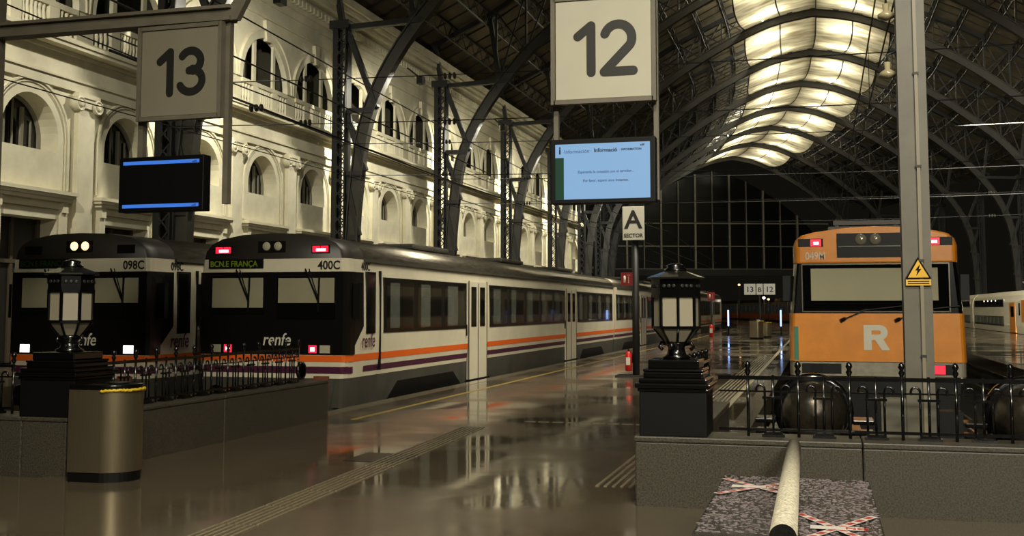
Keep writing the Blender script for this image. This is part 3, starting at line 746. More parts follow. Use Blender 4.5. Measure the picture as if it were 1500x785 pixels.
tape_cross(0.065, 6.25, 0.2, 0.40, 0.135)

# ------------------------------------------------------------------ platform signs and screens
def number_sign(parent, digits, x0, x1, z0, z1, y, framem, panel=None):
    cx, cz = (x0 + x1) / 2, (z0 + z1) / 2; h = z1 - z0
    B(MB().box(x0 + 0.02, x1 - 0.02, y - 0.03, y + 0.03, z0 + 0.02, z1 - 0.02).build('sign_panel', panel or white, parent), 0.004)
    bm = MB(); e = 0.035
    bm.box(x0, x1, y - 0.05, y + 0.05, z0 - e, z0 + e * 0.4).box(x0, x1, y - 0.05, y + 0.05, z1 - e * 0.4, z1 + e).box(x0 - e, x0 + e * 0.4, y - 0.05, y + 0.05, z0 - e, z1 + e).box(x1 - e * 0.4, x1 + e, y - 0.05, y + 0.05, z0 - e, z1 + e)
    bm.build('sign_frame', framem, parent)
    H = h * 0.50; r = H * 0.085
    for d, dx in zip(digits, (-0.30, 0.27)):
        bm = MB()
        for pl in DIG[d]: stroke(bm, [(cx + dx * H * 1.1 + p[0] * H, cz + p[1] * H * 0.92) for p in pl], r * 1.05, y - 0.033, y - 0.0305)
        o = bm.build('numeral', greyink, parent); o['label'] = f'dark numeral {d}'
steelp = mat('post_paint', (104, 98, 84), 0.5, var=0.2, scale=4)
def screen_box(parent, x0, x1, z0, z1, y):
    B(MB().box(x0, x1, y - 0.06, y + 0.10, z0, z1).build('screen_case', blackm, parent), 0.01)
# --- platform 12
t = thing('platform_sign', 'large white 12 sign hung above a lit blue information screen', 'sign', (-2.33, 12.6, 0)); Y = 0
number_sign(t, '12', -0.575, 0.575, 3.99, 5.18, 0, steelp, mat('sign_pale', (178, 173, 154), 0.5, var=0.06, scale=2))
for x in (-0.585, 0.585): MB().box(x - 0.028, x + 0.028, 0.11, 0.18, 2.84 if x > 0 else 3.5, 6.1).build('hanger_post', steelp, t)
MB().box(-4, 4.5, 0.0, 0.2, 6.1, 6.32).build('gantry_beam', steelp, t)
t = thing('information_screen', 'lit blue information screen hung below the 12 sign', 'screen', (-2.34, 12.6, 0))
x0, x1, z0, z1 = -0.605, 0.605, 2.80, 3.545; screen_box(t, x0, x1, z0, z1, 0)
dx0, dx1, dz0, dz1 = -0.545, 0.545, 2.85, 3.485
MB().box(dx0, dx1, -0.066, -0.06, dz0, dz1).build('display', blue_s, t)
ink = emit('screen_ink', (30, 34, 92), 0.25); ink2 = emit('screen_ink_soft', (84, 110, 170), 0.5)
MB().box(dx0, dx0 + 0.10, -0.069, -0.066, dz0, dz1 - 0.155).build('green_panel', emit('screen_green', (24, 84, 56), 0.5), t)
text('i', 0.125, ink, t, (dx0 + 0.04, -0.067, dz1 - 0.112), FRONT, bold=0.003)
text('Información·', 0.062, ink2, t, (dx0 + 0.105, -0.067, dz1 - 0.106), FRONT, sx=0.98)
text('Informació', 0.062, ink, t, (dx0 + 0.45, -0.067, dz1 - 0.10), FRONT, bold=0.0016, sx=1.0)
text('· INFORMATION', 0.034, ink, t, (dx0 + 0.745, -0.067, dz1 - 0.092), FRONT, bold=0.001)
text('adif', 0.034, ink, t, (dx0 + 0.98, -0.067, dz1 - 0.045), FRONT, bold=0.001)
text('Esperando la conexión con el servidor...', 0.044, ink2, t, (0.04, -0.067, dz1 - 0.34), FRONT, align='CENTER', sx=0.9, bold=0.0006)
text('Por favor, espere unos instantes.', 0.044, ink2, t, (0.04, -0.067, dz1 - 0.44), FRONT, align='CENTER', sx=0.9, bold=0.0006)
# --- platform 13
t = thing('platform_sign', 'dim grey 13 sign hung from a steel beam at upper left', 'sign', (-7.44, 12.0, 0), radians(-2))
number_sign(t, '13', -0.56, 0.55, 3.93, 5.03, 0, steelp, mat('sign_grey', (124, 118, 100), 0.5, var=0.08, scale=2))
for x in (-0.6, 0.6): MB().box(x - 0.035, x + 0.035, 0.06, 0.15, 2.86 if x > 0 else 3.4, 5.075).build('hanger_post', steelp, t)
t = thing('information_screen', 'dark information screen with two blue bars below the 13 sign', 'screen', (-7.60, 11.93, 0), radians(-2))
screen_box(t, -0.59, 0.59, 2.77, 3.44, 0)
for z in (3.345, 2.82): MB().box(-0.53, 0.53, -0.064, -0.06, z, z + 0.042).build('lit_bar', blue_b, t)
for z in (3.35, 2.825): text('adif', 0.04, ink, t, (0.44, -0.065, z), FRONT)
t = thing('sign_gantry', 'grey steel post and beam at the left edge holding the 13 sign', 'gantry', (-10.25, 12.05, 0))
B(MB().box(-0.12, 0.12, -0.12, 0.12, -0.9, 6.5).build('gantry_post', steelp, t), 0.01)
bm = MB(); bm.box(0.1, 3.48, -0.1, 0.1, 5.08, 5.13).box(0.1, 3.48, -0.04, 0.04, 5.13, 5.23).box(0.1, 3.48, -0.1, 0.1, 5.23, 5.27); bm.build('gantry_beam', steelp, t)
bm = MB(); bm.prism([(3.33, 5.09), (3.55, 5.09), (3.75, 5.45), (3.63, 5.5)], -0.05, 0.05, 'y'); bm.build('beam_gusset', steelp, t)

# --- sector sign
t = thing('sector_sign', 'slim dark post carrying the white A SECTOR sign above the platform', 'sign', (-4.28, 27.1, 0))
bm = MB(); bm.box(-0.45, 0.3, -0.3, 0.3, 0, 0.03); bm.m = 0; bm.build('post_base', iron, t)
MB().tube([(0, 0.1, 0), (0, 0.1, 3.35)], 0.085, 12).build('sign_post', iron, t)
B(MB().box(-0.285, 0.245, -0.03, 0.03, 3.27, 4.09).build('sign_panel', white, t), 0.01)
text('A', 0.62, greyink, t, (-0.02, -0.032, 3.56), FRONT, align='CENTER', bold=0.012)
text('SECTOR', 0.125, greyink, t, (-0.02, -0.032, 3.34), FRONT, align='CENTER', bold=0.003)
def extinguisher(loc, lab, lab2, loc2, s=1.0, post=False):
    t = thing('fire_extinguisher', lab, 'fire extinguisher', loc); t.scale = (s, s, s)
    MB().lathe([(0.06, 0), (0.08, 0.02), (0.08, 0.40), (0.05, 0.46), (0.02, 0.48)], 12).build('cylinder_body', red, t)
    MB().box(-0.05, 0.05, -0.086, -0.078, 0.15, 0.33).build('paper_label', white, t)
    MB().bar((0, 0, 0.48), (0, -0.03, 0.53), 0.03).tube([(0.02, 0, 0.48), (0.1, -0.02, 0.42), (0.1, -0.03, 0.2)], 0.012, 6).build('valve_hose', blackm, t)
    t2 = thing('fire_sign', lab2, 'sign', loc2)
    if post: MB().box(-0.05, 0.05, 0.012, 0.1, -loc2[2], 0.2).build('sign_post', iron, t2)
    MB().box(-0.14 * s, 0.14 * s, -0.012, 0.012, -0.16 * s, 0.16 * s).build('sign_panel', emit('fire_sign_red', (180, 22, 20), 0.25), t2)
    bm = MB(); bm.lathe([(0.03 * s, -0.09 * s), (0.03 * s, 0.05 * s), (0.012 * s, 0.08 * s)], 8, (-0.05 * s, -0.012, 0)); bm.bar((0.05 * s, -0.016, -0.1 * s), (0.05 * s, -0.016, 0.06 * s), 0.03 * s, 0.006); bm.bar((0.02 * s, -0.016, 0.09 * s), (0.09 * s, -0.016, 0.09 * s), 0.03 * s, 0.006); bm.build('pictogram', white, t2)
extinguisher((-4.44, 27.05, 0.12), 'red fire extinguisher hanging on the sector sign post', 'small red fire sign on the sector sign post', (-4.46, 27.0, 2.33))
extinguisher((-6.0, 65.88, 0.02), 'distant red fire extinguisher at the platform by the end of the cream train', 'distant red fire sign above the end of the cream train', (-6.0, 66, 2.35), 1.5, True)

# --- distant 13 B 12 signs
t = thing('platform_sign', 'distant row of three white signs reading 13 B 12', 'sign', (-3.7, 75, 0))
for x0, x1, s, sz in ((-0.98, -0.26, '13', 0.5), (-0.2, 0.2, 'B', 0.42), (0.26, 0.98, '12', 0.5)):
    MB().box(x0, x1, -0.03, 0.03, 2.55, 3.25).build('sign_panel', emit('lit_sign', (190, 184, 160), 0.6), t)
    text(s, sz, greyink, t, ((x0 + x1) / 2, -0.035, 2.72), FRONT, align='CENTER', bold=0.012)
MB().tube([(0, 0.06, 0), (0, 0.06, 2.6)], 0.06, 8).build('sign_post', iron, t)
tube_m = emit('lit_tube', (150, 180, 255), 4)
for x, y, lb in ((-5.5, 72, 'upright blue-white light tube beyond the end of the cream train'), (-2.3, 72, 'upright blue-white light tube left of the orange train')):
    t = thing('light_tube', lb, 'lamp', (x, y, 0))
    MB().tube([(0, 0, 0.55), (0, 0, 1.55)], 0.045, 8).build('tube_lamp', tube_m, t); MB().tube([(0, 0.09, 0), (0, 0.09, 1.7)], 0.05, 8).build('lamp_post', iron, t)
litter_bin('distant steel litter bin standing under the 13 B 12 signs', (-3.25, 62, 0), 0, 0.9, 1.15)
litter_bin('distant steel litter bin behind another one under the 13 B 12 signs', (-2.95, 66, 0), 0, 0.9, 1.0)

# --- catenary post on the right
mast = mat('mast_paint', (86, 82, 70), 0.5, var=0.2, scale=4)
t = thing('catenary_post', 'tall grey steel catenary post in front of the orange train', 'post', (0.805, 10.2, 0))
bm = MB(); bm.box(-0.115, 0.115, -0.1, -0.085, -0.9, 7.5).box(-0.115, 0.115, 0.085, 0.1, -0.9, 7.5).box(-0.008, 0.008, -0.085, 0.085, -0.9, 7.5); bm.build('post_section', mast, t)
bm = MB(); bm.box(0.018, 0.045, -0.125, -0.1, 0.2, 7.5); bm.build('cable_conduit', mat('conduit', (112, 104, 86), 0.45), t)
for z in (1.2, 2.0, 2.8, 3.6): MB().box(0.01, 0.055, -0.13, -0.1, z, z + 0.02).build('conduit_clip', iron, t)
MB().box(-0.32, -0.12, -0.12, 0.06, 0.3, 0.85).build('junction_box', mat('box_grey', (84, 80, 68), 0.5), t)
ys = yellow; z0 = 1.80
MB().box(-0.095, 0.105, -0.128, -0.1, z0, z0 + 0.05).build('warning_plate', ys, t)
bm = MB(); bm.prism([(-0.1, z0 + 0.055), (0.11, z0 + 0.055), (0.005, z0 + 0.24)], -0.127, -0.125, 'y'); bm.build('warning_border', black, t)
bm = MB(); bm.prism([(-0.078, z0 + 0.067), (0.088, z0 + 0.067), (0.005, z0 + 0.214)], -0.130, -0.127, 'y'); bm.build('warning_triangle', ys, t)
bm = MB(); bm.prism([(0.02, z0 + 0.18), (-0.02, z0 + 0.125), (0.0, z0 + 0.128), (-0.012, z0 + 0.08), (0.03, z0 + 0.14), (0.01, z0 + 0.137)], -0.133, -0.130, 'y'); bm.build('lightning_bolt', black, t)
bm = MB()
for i in range(2): bm.box(-0.08, 0.09, -0.1295, -0.128, z0 + 0.012 + 0.018 * i, z0 + 0.02 + 0.018 * i)
bm.build('warning_text_lines', black, t)
for z, lb in ((4.18, 'upper glass insulator hung beside the catenary post'), (3.66, 'lower glass insulator hung beside the catenary post')):
    t = thing('insulator', lb, 'insulator', (0.62, 10.25, z))
    MB().lathe([(0.0, 0.10), (0.03, 0.09), (0.025, 0.03), (0.07, 0.0), (0.072, -0.03), (0.03, -0.05), (0.0, -0.06)], 16).build('insulator_disc', mat('insulator_glass', (150, 140, 110), 0.1, coat=0.5), t)
    MB().tube([(0, 0, 0.1), (0, 0, 0.16), (0.1, 0, 0.19)], 0.012, 6).build('insulator_hook', iron, t)

# ------------------------------------------------------------------ hydraulic buffer stops
for x, lb in ((-0.08, 'left hydraulic buffer stop with domed steel head behind the fence'), (2.06, 'right hydraulic buffer stop with domed steel head behind the fence')):
    t = thing('buffer_stop', lb, 'buffer stop', (x, 12.6, 0))
    bm = MB(); bm.lathe([(0.0, -0.22), (0.14, -0.20), (0.25, -0.13), (0.32, 0.0), (0.34, 0.12), (0.34, 0.9), (0.2, 0.95)], 28, (0, 0, 0.48), 'y'); bm.build('domed_head', mat('buffer_steel', (70, 64, 54), 0.3, metal=0.6, var=0.4, scale=14, bump=0.1), t)
    bm = MB(); bm.box(-0.5, 0.5, 0.25, 1.0, -0.9, 0.3); 
    B(bm.build('buffer_block', black, t), 0.02)
    for s in (-1, 1):
        for k in range(4):
            z = -0.02 + 0.13 * k; B(MB().box(min(s * 0.4, s * 0.62), max(s * 0.4, s * 0.62), 0.1, 0.5, z, z + 0.05).build('step_rung', black, t), 0.01)
    bm = MB(); bm.lathe([(0.36, 0.3), (0.42, 0.3), (0.42, 0.42), (0.36, 0.42)], 24, (0, 0, 0.48), 'y'); bm.build('flange_ring', black, t)
t = thing('coupling_bar', 'thin red bar between the two buffer stops', 'bar', (1.1, 12.4, 0.3))
MB().tube([(-0.12, 0, 0.2), (0.12, 0, -0.12)], 0.02, 8).build('bar_rod', emit('red_bar', (190, 40, 20), 0.25), t)
MB().box(-0.3, 0.3, 0.1, 0.4, -1.2, 0.25).build('bar_bracket', blackm, t)

# ------------------------------------------------------------------ cream commuter trains
PROF_W = [(1.40, 0.42), (1.44, 0.8), (1.45, 1.3), (1.44, 2.0), (1.41, 2.48)]
ROOF = [(1.41, 2.48), (1.38, 2.62), (1.28, 2.74), (1.05, 2.84), (0.6, 2.91), (0, 2.93)]
def mirror(p): return p + [(-x, z) for x, z in p[::-1] if x > 1e-6 or True][0:]
def loft(bm, prof, stations, front=True, back=True, close=False):
    """prof (x,z) polyline right to left; stations (y, xscale)"""
    n = len(prof); v = []
    for y, s in stations: v += [(x * s, y, z) for x, z in prof]
    f = []
    for i in range(len(stations) - 1):
        for k in range(n - 1 + (1 if close else 0)):
            f.append((i * n + k, i * n + (k + 1) % n, (i + 1) * n + (k + 1) % n, (i + 1) * n + k))
    if front: f.append(tuple(range(n)))
    if back: f.append(tuple(range((len(stations) - 1) * n, len(stations) * n))[::-1])
    bm.add(v, f); return bm
FST = [(0.0, 0.93), (0.05, 0.965), (0.14, 0.988), (0.3, 1.0)]
def xs_at(y):
    for (a, s), (b, u) in zip(FST[:-1], FST[1:]):
        if a <= y <= b: return s + (u - s) * (y - a) / (b - a)
    return 1.0
def side_x(z):
    for (a, za), (b, zb) in zip(PROF_W[:-1], PROF_W[1:]):
        if za <= z <= zb: return a + (b - a) * (z - za) / (zb - za)
    return PROF_W[0][0] if z < 0.42 else PROF_W[-1][0]

CARS = [(0.0, 26.0), (26.15, 50.55), (50.7, 76.7)]
WINS = [(1.63, 6.72), (8.6, 17.1), (19.0, 25.6), (26.5, 32.5), (34.9, 42.9), (45.0, 50.2), (51.1, 57.7), (59.6, 68.1), (70.0, 75.0)]
DOORS = [(6.88, 8.32), (17.25, 18.75), (32.95, 34.4), (43.2, 44.7), (57.95, 59.4), (68.4, 69.8)]
def cream_train(label, loc, number, dest, tail, dest_lit):
    t = thing('commuter_train', label, 'train', loc)
    body = PROF_W + [(-x, z) for x, z in PROF_W[::-1]]
    roofp = ROOF + [(-x, z) for x, z in ROOF[::-1][1:]]
    for ci, (a, b) in enumerate(CARS):
        st = [(a + y, s) for y, s in FST] + [(b, 1.0)] if ci == 0 else [(a, 1.0), (b, 1.0)]
        loft(MB(), body, st).build('car_body', cream, t)
        bm = MB(); bm.s = True
        loft(bm, roofp, [(y, s * 1.0) for y, s in st] if ci else [(0.75, 1.0)] + [(b, 1.0)], True, True); o = bm.build('car_roof', roofgrey, t)
        for s in (-1, 1):
            MB().box(min(s * 1.40, s * 1.46), max(s * 1.40, s * 1.46), a + 0.75, b, 2.44, 2.50).build('roof_gutter', grey_d, t)
        bm = MB(); loft(bm, [(1.40, 0.42), (1.38, -0.08), (-1.38, -0.08), (-1.40, 0.42)], st); bm.build('car_skirt', grey_d, t)
        for yb in (a + 4.2, b - 4.2):
            bm = MB(); bm.box(-1.15, 1.15, yb - 1.7, yb + 1.7, -0.62, -0.08)
            for wy in (-1.2, 1.2):
                for s in (-1, 1): bm.lathe([(0.0, -0.05), (0.36, -0.05), (0.372, 0.05), (0.0, 0.05)], 16, (s * 0.83, yb + wy, -0.36), 'x')
            bm.build('bogie', blackm, t)
            for s in (-1, 1): MB().prism([(yb - 2.3, -0.09), (yb + 2.3, -0.09), (yb + 1.7, 0.24), (yb - 1.7, 0.24)], s * 1.38, s * 1.402, 'x').build('bogie_opening', blackm, t)
        MB().box(-1.2, 1.2, a + 7, b - 7, -0.5, -0.08).build('underframe_box', blackm, t)
        if ci: MB().box(-1.0, 1.0, a - 0.16, a + 0.01, 0.1, 2.4).build('gangway', blackm, t)
        for k in range(3): B(MB().box(-0.8, 0.8, a + 5 + 7 * k, a + 7.4 + 7 * k, 2.9, 3.02).build('roof_pod', grey_d, t), 0.04)
    # nose dome (dark) above the white band
    bm = MB(); bm.s = True; loft(bm, roofp, [(0.0, 0.925), (0.04, 0.95), (0.14, 0.985), (0.3, 1.0), (0.75, 1.0)], True, False)
    bm.build('nose_cowl', nosegrey, t)
    # stripes on the right and left flank
    def stripe(z0, z1, m, y0, y1, nm):
        for s in (-1, 1):
            bm = MB(); pr = [(s * (side_x(z0) + 0.004), z0), (s * (side_x(z1) + 0.004), z1)]
            for ca, cb in CARS:
                ya, yb2 = max(y0, ca), cb
                bm.add([(pr[0][0], ya, z0), (pr[0][0], yb2, z0), (pr[1][0], yb2, z1), (pr[1][0], ya, z1)], [(0, 1, 2, 3)])
            bm.build(nm, m, t, fix=False)
    stripe(0.70, 0.82, orange, 0.3, 76, 'orange_stripe'); stripe(0.50, 0.605, purple, 0.75, 76, 'purple_stripe')
    pts = [(-1.43 * s, y) for y, s in FST[::-1]] + [(1.43 * s, y) for y, s in FST]
    def wrap(z0, z1, m, nm, off=0.006):
        bm = MB(); v = []
        for x, y in pts:
            k = (1 + off / 1.4); xx = x * k * side_x((z0 + z1) / 2) / 1.43; v += [(xx, y - off, z0), (xx, y - off, z1)]
        bm.add(v, [(2 * i, 2 * i + 2, 2 * i + 3, 2 * i + 1) for i in range(len(pts) - 1)]); return bm.build(nm, m, t, fix=False)
    wrap(0.70, 0.81, orange, 'orange_stripe'); wrap(0.50, 0.62, purple if True else 0, 'purple_stripe', 0.005)
    # black mask: wrap to y=.3 then side plates
    wrap(0.82, 2.25, traindark, 'front_mask', 0.012)
    for s in (-1, 1):
        x = s * 1.462
        bm = MB(); P = [(0.02, 2.25), (0.68, 2.25), (0.66, 1.3), (0.30, 1.0), (0.02, 0.83)]
        bm.add([(s * ((side_x(z) + 0.012) * xs_at(y)), y, z) for y, z in [(0.3, 2.25), (0.70, 2.25), (0.67, 1.3), (0.3, 0.98)]], [(0, 1, 2, 3)])
        bm.build('side_mask', traindark, t, fix=False)
        MB().box(min(x, x + s * 0.12), max(x, x + s * 0.12), 0.18, 0.30, 1.45, 2.05).build('mirror', blackm, t)
    # windscreens with blinds
    for x0, x1, z0, z1, lo in ((-1.16, -0.13, 1.63, 2.17, 1.63), (0.12, 1.22, 1.55, 2.16, 1.71)):
        o = MB().box(x0, x1, -0.022, -0.013, z0 - 0.12, z1).build('windscreen', darkglass, t)
        MB().box(x0 + 0.02, x1 - 0.02, -0.026, -0.022, lo, z1 - 0.02).build('blind', blindm, o)
        MB().box(x0, x1, -0.034, -0.032, z0 - 0.12, z1).build('pane', glass, o)
        bm = MB(); cxw = x0 + (x1 - x0) * 0.72
        bm.bar((cxw - 0.25, -0.05, 2.3), (cxw, -0.06, 1.75), 0.02); bm.bar((cxw - 0.18, -0.05, 2.3), (cxw + 0.02, -0.06, 1.75), 0.012); bm.bar((cxw + 0.02, -0.06, 2.15), (cxw, -0.06, 1.55), 0.025); bm.build('wiper', blackm, t)
    # destination display
    o = MB().box(-1.22, -0.16, -0.03, 0.0, 2.32, 2.48).build('destination_display', blackm, t)
    text(dest, 0.145, green_led if dest_lit else emit('led_dim', (40, 60, 20), 0.12), o, (-1.19, -0.032, 2.35), FRONT, sx=0.92, bold=0.002)
    text(number, 0.21, greyink, t, (0.88, -0.012, 2.29), FRONT, bold=0.004, sx=0.9, name='fleet_number')
    text(number, 0.2, greyink, t, (1.425, 0.62, 2.29), SIDE_R, bold=0.003, sx=0.9, name='fleet_number')
    text('renfe', 0.36, purple, t, (1.472, 0.56, 0.93), SIDE_R, bold=0.001, sx=0.8, name='operator_lettering', shear=0.2)
    text('renfe', 0.30, white, t, (-0.15, -0.022, 0.98), FRONT, bold=0.002, sx=0.85, name='operator_lettering', shear=0.2)
    # lamps
    for sx_ in (-0.94, 0.93):
        o = MB().box(sx_ - 0.17, sx_ + 0.17, -0.02, 0.02, 2.57, 2.71).build('upper_lamp', blackm, t)
        if tail:
            bm = MB()
            for i in range(2):
                bm.box(sx_ - 0.15 + 0.155 * i, sx_ - 0.01 + 0.155 * i, -0.028, -0.02, 2.585, 2.695)
            bm.build('lamp_lens', red_led, o)
            MB().box(sx_ - 0.08, sx_ + 0.1, -0.031, -0.028, 2.60, 2.65).build('lamp_core', red_hot, o)
    o = MB().box(-0.26, 0.26, -0.025, 0.02, 2.60, 2.79).build('headlamp_box', blackm, t)
    for x in (-0.1, 0.12): MB().lathe([(0.0, -0.05), (0.05, -0.046), (0.075, -0.03), (0.08, -0.02)], 14, (x, 0, 2.70), 'y').build('headlamp', (blindm if tail else head_y), o)
    for s in (-1, 1):
        o = MB().box(s * 0.92 - 0.24, s * 0.92 + 0.24, -0.03, -0.01, 0.84, 1.0).build('lower_lamp', blackm, t)
        MB().box(s * 0.92 - s * 0.11 - 0.075, s * 0.92 - s * 0.11 + 0.075, -0.037, -0.03, 0.85, 0.985).build('tail_lens', red_led if tail else traindark, o)
        if tail: MB().box(s * 0.81 - 0.04, s * 0.81 + 0.04, -0.040, -0.037, 0.88, 0.95).build('lamp_core', red_hot, o)
        MB().box(s * 0.92 + s * 0.12 - 0.095, s * 0.92 + s * 0.12 + 0.095, -0.037, -0.03, 0.85, 0.985).build('headlamp_lens', blindm if tail else head_w, o)
    # plough and coupler
    bm = MB(); loft(bm, [(1.36, 0.42), (1.2, -0.3), (-1.2, -0.3), (-1.36, 0.42)], [(-0.03, 0.9), (0.12, 0.99), (0.5, 1.0)]); bm.build('front_plough', grey_d, t)
    B(MB().box(0.84, 1.12, -0.06, 0.0, 0.12, 0.46).build('coupler_cover', mat('rusty_cover', (112, 60, 34), 0.7, var=0.3, scale=8), t), 0.01)
    bm = MB(); bm.lathe([(0.04, -0.4), (0.06, -0.1), (0.06, 0.0)], 10, (-0.2, 0, 0.1), 'y'); bm.build('coupler', black, t); bm = MB(); bm.lathe([(0.0, -0.45), (0.16, -0.44), (0.17, -0.4), (0.05, -0.38)], 14, (-0.8, 0, 0.15), 'y').build('buffer', black, t)
    MB().lathe([(0.0, -0.45), (0.16, -0.44), (0.17, -0.4), (0.05, -0.38)], 14, (0.85, 0, 0.15), 'y').build('buffer', black, t)
    # cab door window, windows, doors
    for s in (-1, 1):
        e = 1.4575
        def pl(y0, y1, z0, z1, d0, d1): return MB().box(min(s * d0, s * d1), max(s * d0, s * d1), y0, y1, z0, z1)
        o = pl(0.80, 1.22, 1.17, 2.27, 1.40, 1.462).build('cab_window', darkglass, t)
        pl(1.44, 1.47, 0.5, 2.3, 1.40, 1.47).build('door_handrail', blackm, t)
        for a, b in WINS:
            o = pl(a, b, 1.17, 2.19, 1.40, 1.458).build('window', traindark, t)
            n = max(2, round((b - a) / 1.55)); wd = (b - a) / n
            for i in range(n):
                y0, y1 = a + wd * i + 0.12, a + wd * (i + 1) - 0.12
                pl(y0 + wd * 0.12, y0 + wd * random.uniform(0.35, 0.6), 1.25, 2.1, 1.455, 1.4625).build('curtain', curtainm, o)
                pl(y0, y1, 1.23, 2.13, 1.464, 1.4665).build('pane', glass, o)
        for a, b in DOORS:
            o = pl(a, b, -0.02, 2.24, 1.40, 1.462).build('door', cream, t)
            pl((a + b) / 2 - 0.02, (a + b) / 2 + 0.02, 0.0, 2.2, 1.46, 1.466).build('door_seam', blackm, o)
            pl(a - 0.03, a + 0.02, 0, 2.26, 1.46, 1.468).build('door_jamb', grey_d, o); pl(b - 0.02, b + 0.03, 0, 2.26, 1.46, 1.468).build('door_jamb', grey_d, o)
            for q in (-1, 1):
                c = (a + b) / 2 + q * (b - a) * 0.24; pl(c - 0.2, c + 0.2, 1.2, 2.12, 1.46, 1.468).build('pane', darkglass, o)
            pl(a - 0.05, b + 0.05, -0.06, 0.0, 1.40, 1.52).build('door_step', blackm, o)
            pl(a - 0.2, a - 0.14, 1.0, 1.25, 1.45, 1.47).build('door_button', blackm, o)
    return t
cream_train('cream train with red lamps and the number 400C beside the yellow line', (-9.21, 17.9, 0), '400C', 'BCN.E FRANÇA', True, True)
cream_train('leftmost cream train with white headlamps and the number 098C', (-12.42, 16.95, 0), '098C', 'BCN.E FRANÇA', False, False)

# ------------------------------------------------------------------ orange train
t = thing('commuter_train', 'orange train with a big white R on its front behind the fence', 'train', (0.94, 20.5, 0))
OST = [(0.0, 0.93), (0.03, 0.957), (0.1, 0.982), (0.25, 1.0)]
def oprof(z0, z1, hw=(1.47, 1.45)):
    return [(hw[0], z0), (hw[1], z1)]
def olo(z0, z1, w0, w1, st):
    return loft(MB(), [(w0, z0), (w1, z1), (-w1, z1), (-w0, z0)], st, True, True, True)
cst = OST + [(0.9, 1.0)]; full_st = [(0.9, 1.0), (26, 1.0)]
olo(0.70, 1.53, 1.47, 1.45, cst).build('lower_panel', rorange, t)
o = olo(1.53, 2.40, 1.44, 1.36, [(y + 0.02, s) for y, s in OST] + [(0.9, 1.0)]).build('window_surround', black, t)
cow = [(1.37, 2.40), (1.37, 2.70), (1.33, 2.82), (1.24, 2.90), (1.05, 2.95), (0.5, 3.02), (0, 3.04)]; cow = cow + [(-x, z) for x, z in cow[::-1][1:]]
bm = MB(); loft(bm, cow, cst, True, True, True); B(bm.build('roof_cowl', rorange, t), 0.03, 3)
bm = MB(); loft(bm, cow, [(0.9, 1.0), (26, 1.0)], False, True, True); bm.build('car_roof', roofgrey, t)
for ci in range(3):
    a, b = 0.9 + 26 * ci, 25.9 + 26 * ci
    olo(0.3, 2.45, 1.47, 1.38, [(a, 1.0), (b, 1.0)]).build('car_body', cream, t)
    if ci: loft(MB(), cow, [(a, 1.0), (b, 1.0)], True, True, True).build('car_roof', roofgrey, t)
    for s in (-1, 1):
        for k in range(5):
            o = MB().box(min(s * 1.40, s * 1.45), max(s * 1.40, s * 1.45), a + 2 + 4.6 * k, a + 5.6 + 4.6 * k, 1.3, 2.1).build('window', traindark, t)
            MB().box(min(s * 1.45, s * 1.456), max(s * 1.45, s * 1.456), a + 2.1 + 4.6 * k, a + 5.5 + 4.6 * k, 1.35, 2.05).build('pane', darkglass, o)
        MB().box(min(s * 1.46, s * 1.475), max(s * 1.46, s * 1.475), a, b, 0.6, 1.0).build('orange_stripe', rorange, t)
    for yb in (a + 4, b - 4): MB().box(-1.1, 1.1, yb - 1.7, yb + 1.7, -0.7, 0.2).build('bogie', blackm, t)
MB().box(-1.372, -1.30, -0.004, 0.03, 0.72, 1.3).build('green_stain', mat('green_paint', (44, 120, 98), 0.5), t)
o = MB().box(-1.20, 1.18, -0.012, 0.02, 1.57, 2.37).build('windscreen', darkglass, t)
MB().box(-1.07, 1.02, -0.018, -0.012, 1.75, 2.31).build('blind', mat('pale_blind', (186, 180, 156), 0.8), o)
MB().box(-1.20, 1.18, -0.026, -0.024, 1.57, 2.37).build('pane', glass, o)
bm = MB(); 
for x in (-1.22, 1.2): bm.bar((x, -0.02, 1.55), (x, -0.02, 2.38), 0.02)
bm.bar((-1.22, -0.02, 2.385), (1.2, -0.02, 2.385), 0.025).bar((-1.22, -0.02, 1.56), (1.2, -0.02, 1.56), 0.02); bm.build('screen_trim', mat('screen_trim', (120, 116, 104), 0.25, metal=0.7), t)
for x in (-0.55, 0.35):
    bm = MB(); bm.bar((x - 0.03, -0.07, 1.41), (x + 0.04, -0.03, 1.44), 0.05); bm.bar((x, -0.05, 1.42), (x + 0.4, -0.05, 1.6), 0.02); bm.bar((x + 0.3, -0.05, 1.58), (x + 1.0, -0.04, 1.66), 0.015); bm.build('wiper', blackm, t)
o = MB().box(-0.62, 0.62, -0.02, 0.02, 2.50, 2.92).build('display_recess', blackm, t)
MB().box(-0.6, 0.6, -0.03, -0.02, 2.68, 2.70).build('recess_lip', mat('lip_grey', (90, 88, 80), 0.3), o)
for x in (-0.22, 0.02): MB().lathe([(0.0, -0.05), (0.07, -0.045), (0.10, -0.03), (0.10, -0.02)], 16, (x, 0, 2.81), 'y').build('headlamp', mat('headlamp_off', (110, 104, 88), 0.15), o)
for s in (-1, 1):
    o = MB().box(s * 1.06 - 0.21, s * 1.06 + 0.21, -0.014, 0.05, 2.695, 2.835).build('tail_lamp', blackm, t)
    c = s * 1.06 - s * 0.085
    MB().box(c - 0.09, c + 0.09, -0.02, -0.014, 2.70, 2.825).build('lamp_lens', red_led, o); MB().box(c - 0.04, c + 0.05, -0.023, -0.02, 2.73, 2.78).build('lamp_core', red_hot, o)
text('049M', 0.19, white, t, (-1.16, -0.005, 2.47), FRONT, bold=0.002, sx=0.8, name='fleet_number')
bm = MB()
RX = lambda p: (-0.21 + p[0] * 0.43, 0.90 + p[1] * 0.43)
bm.prism([RX(p) for p in ((0, 0), (0.3, 0), (0.3, 1), (0, 1))], -0.007, -0.003, 'y')
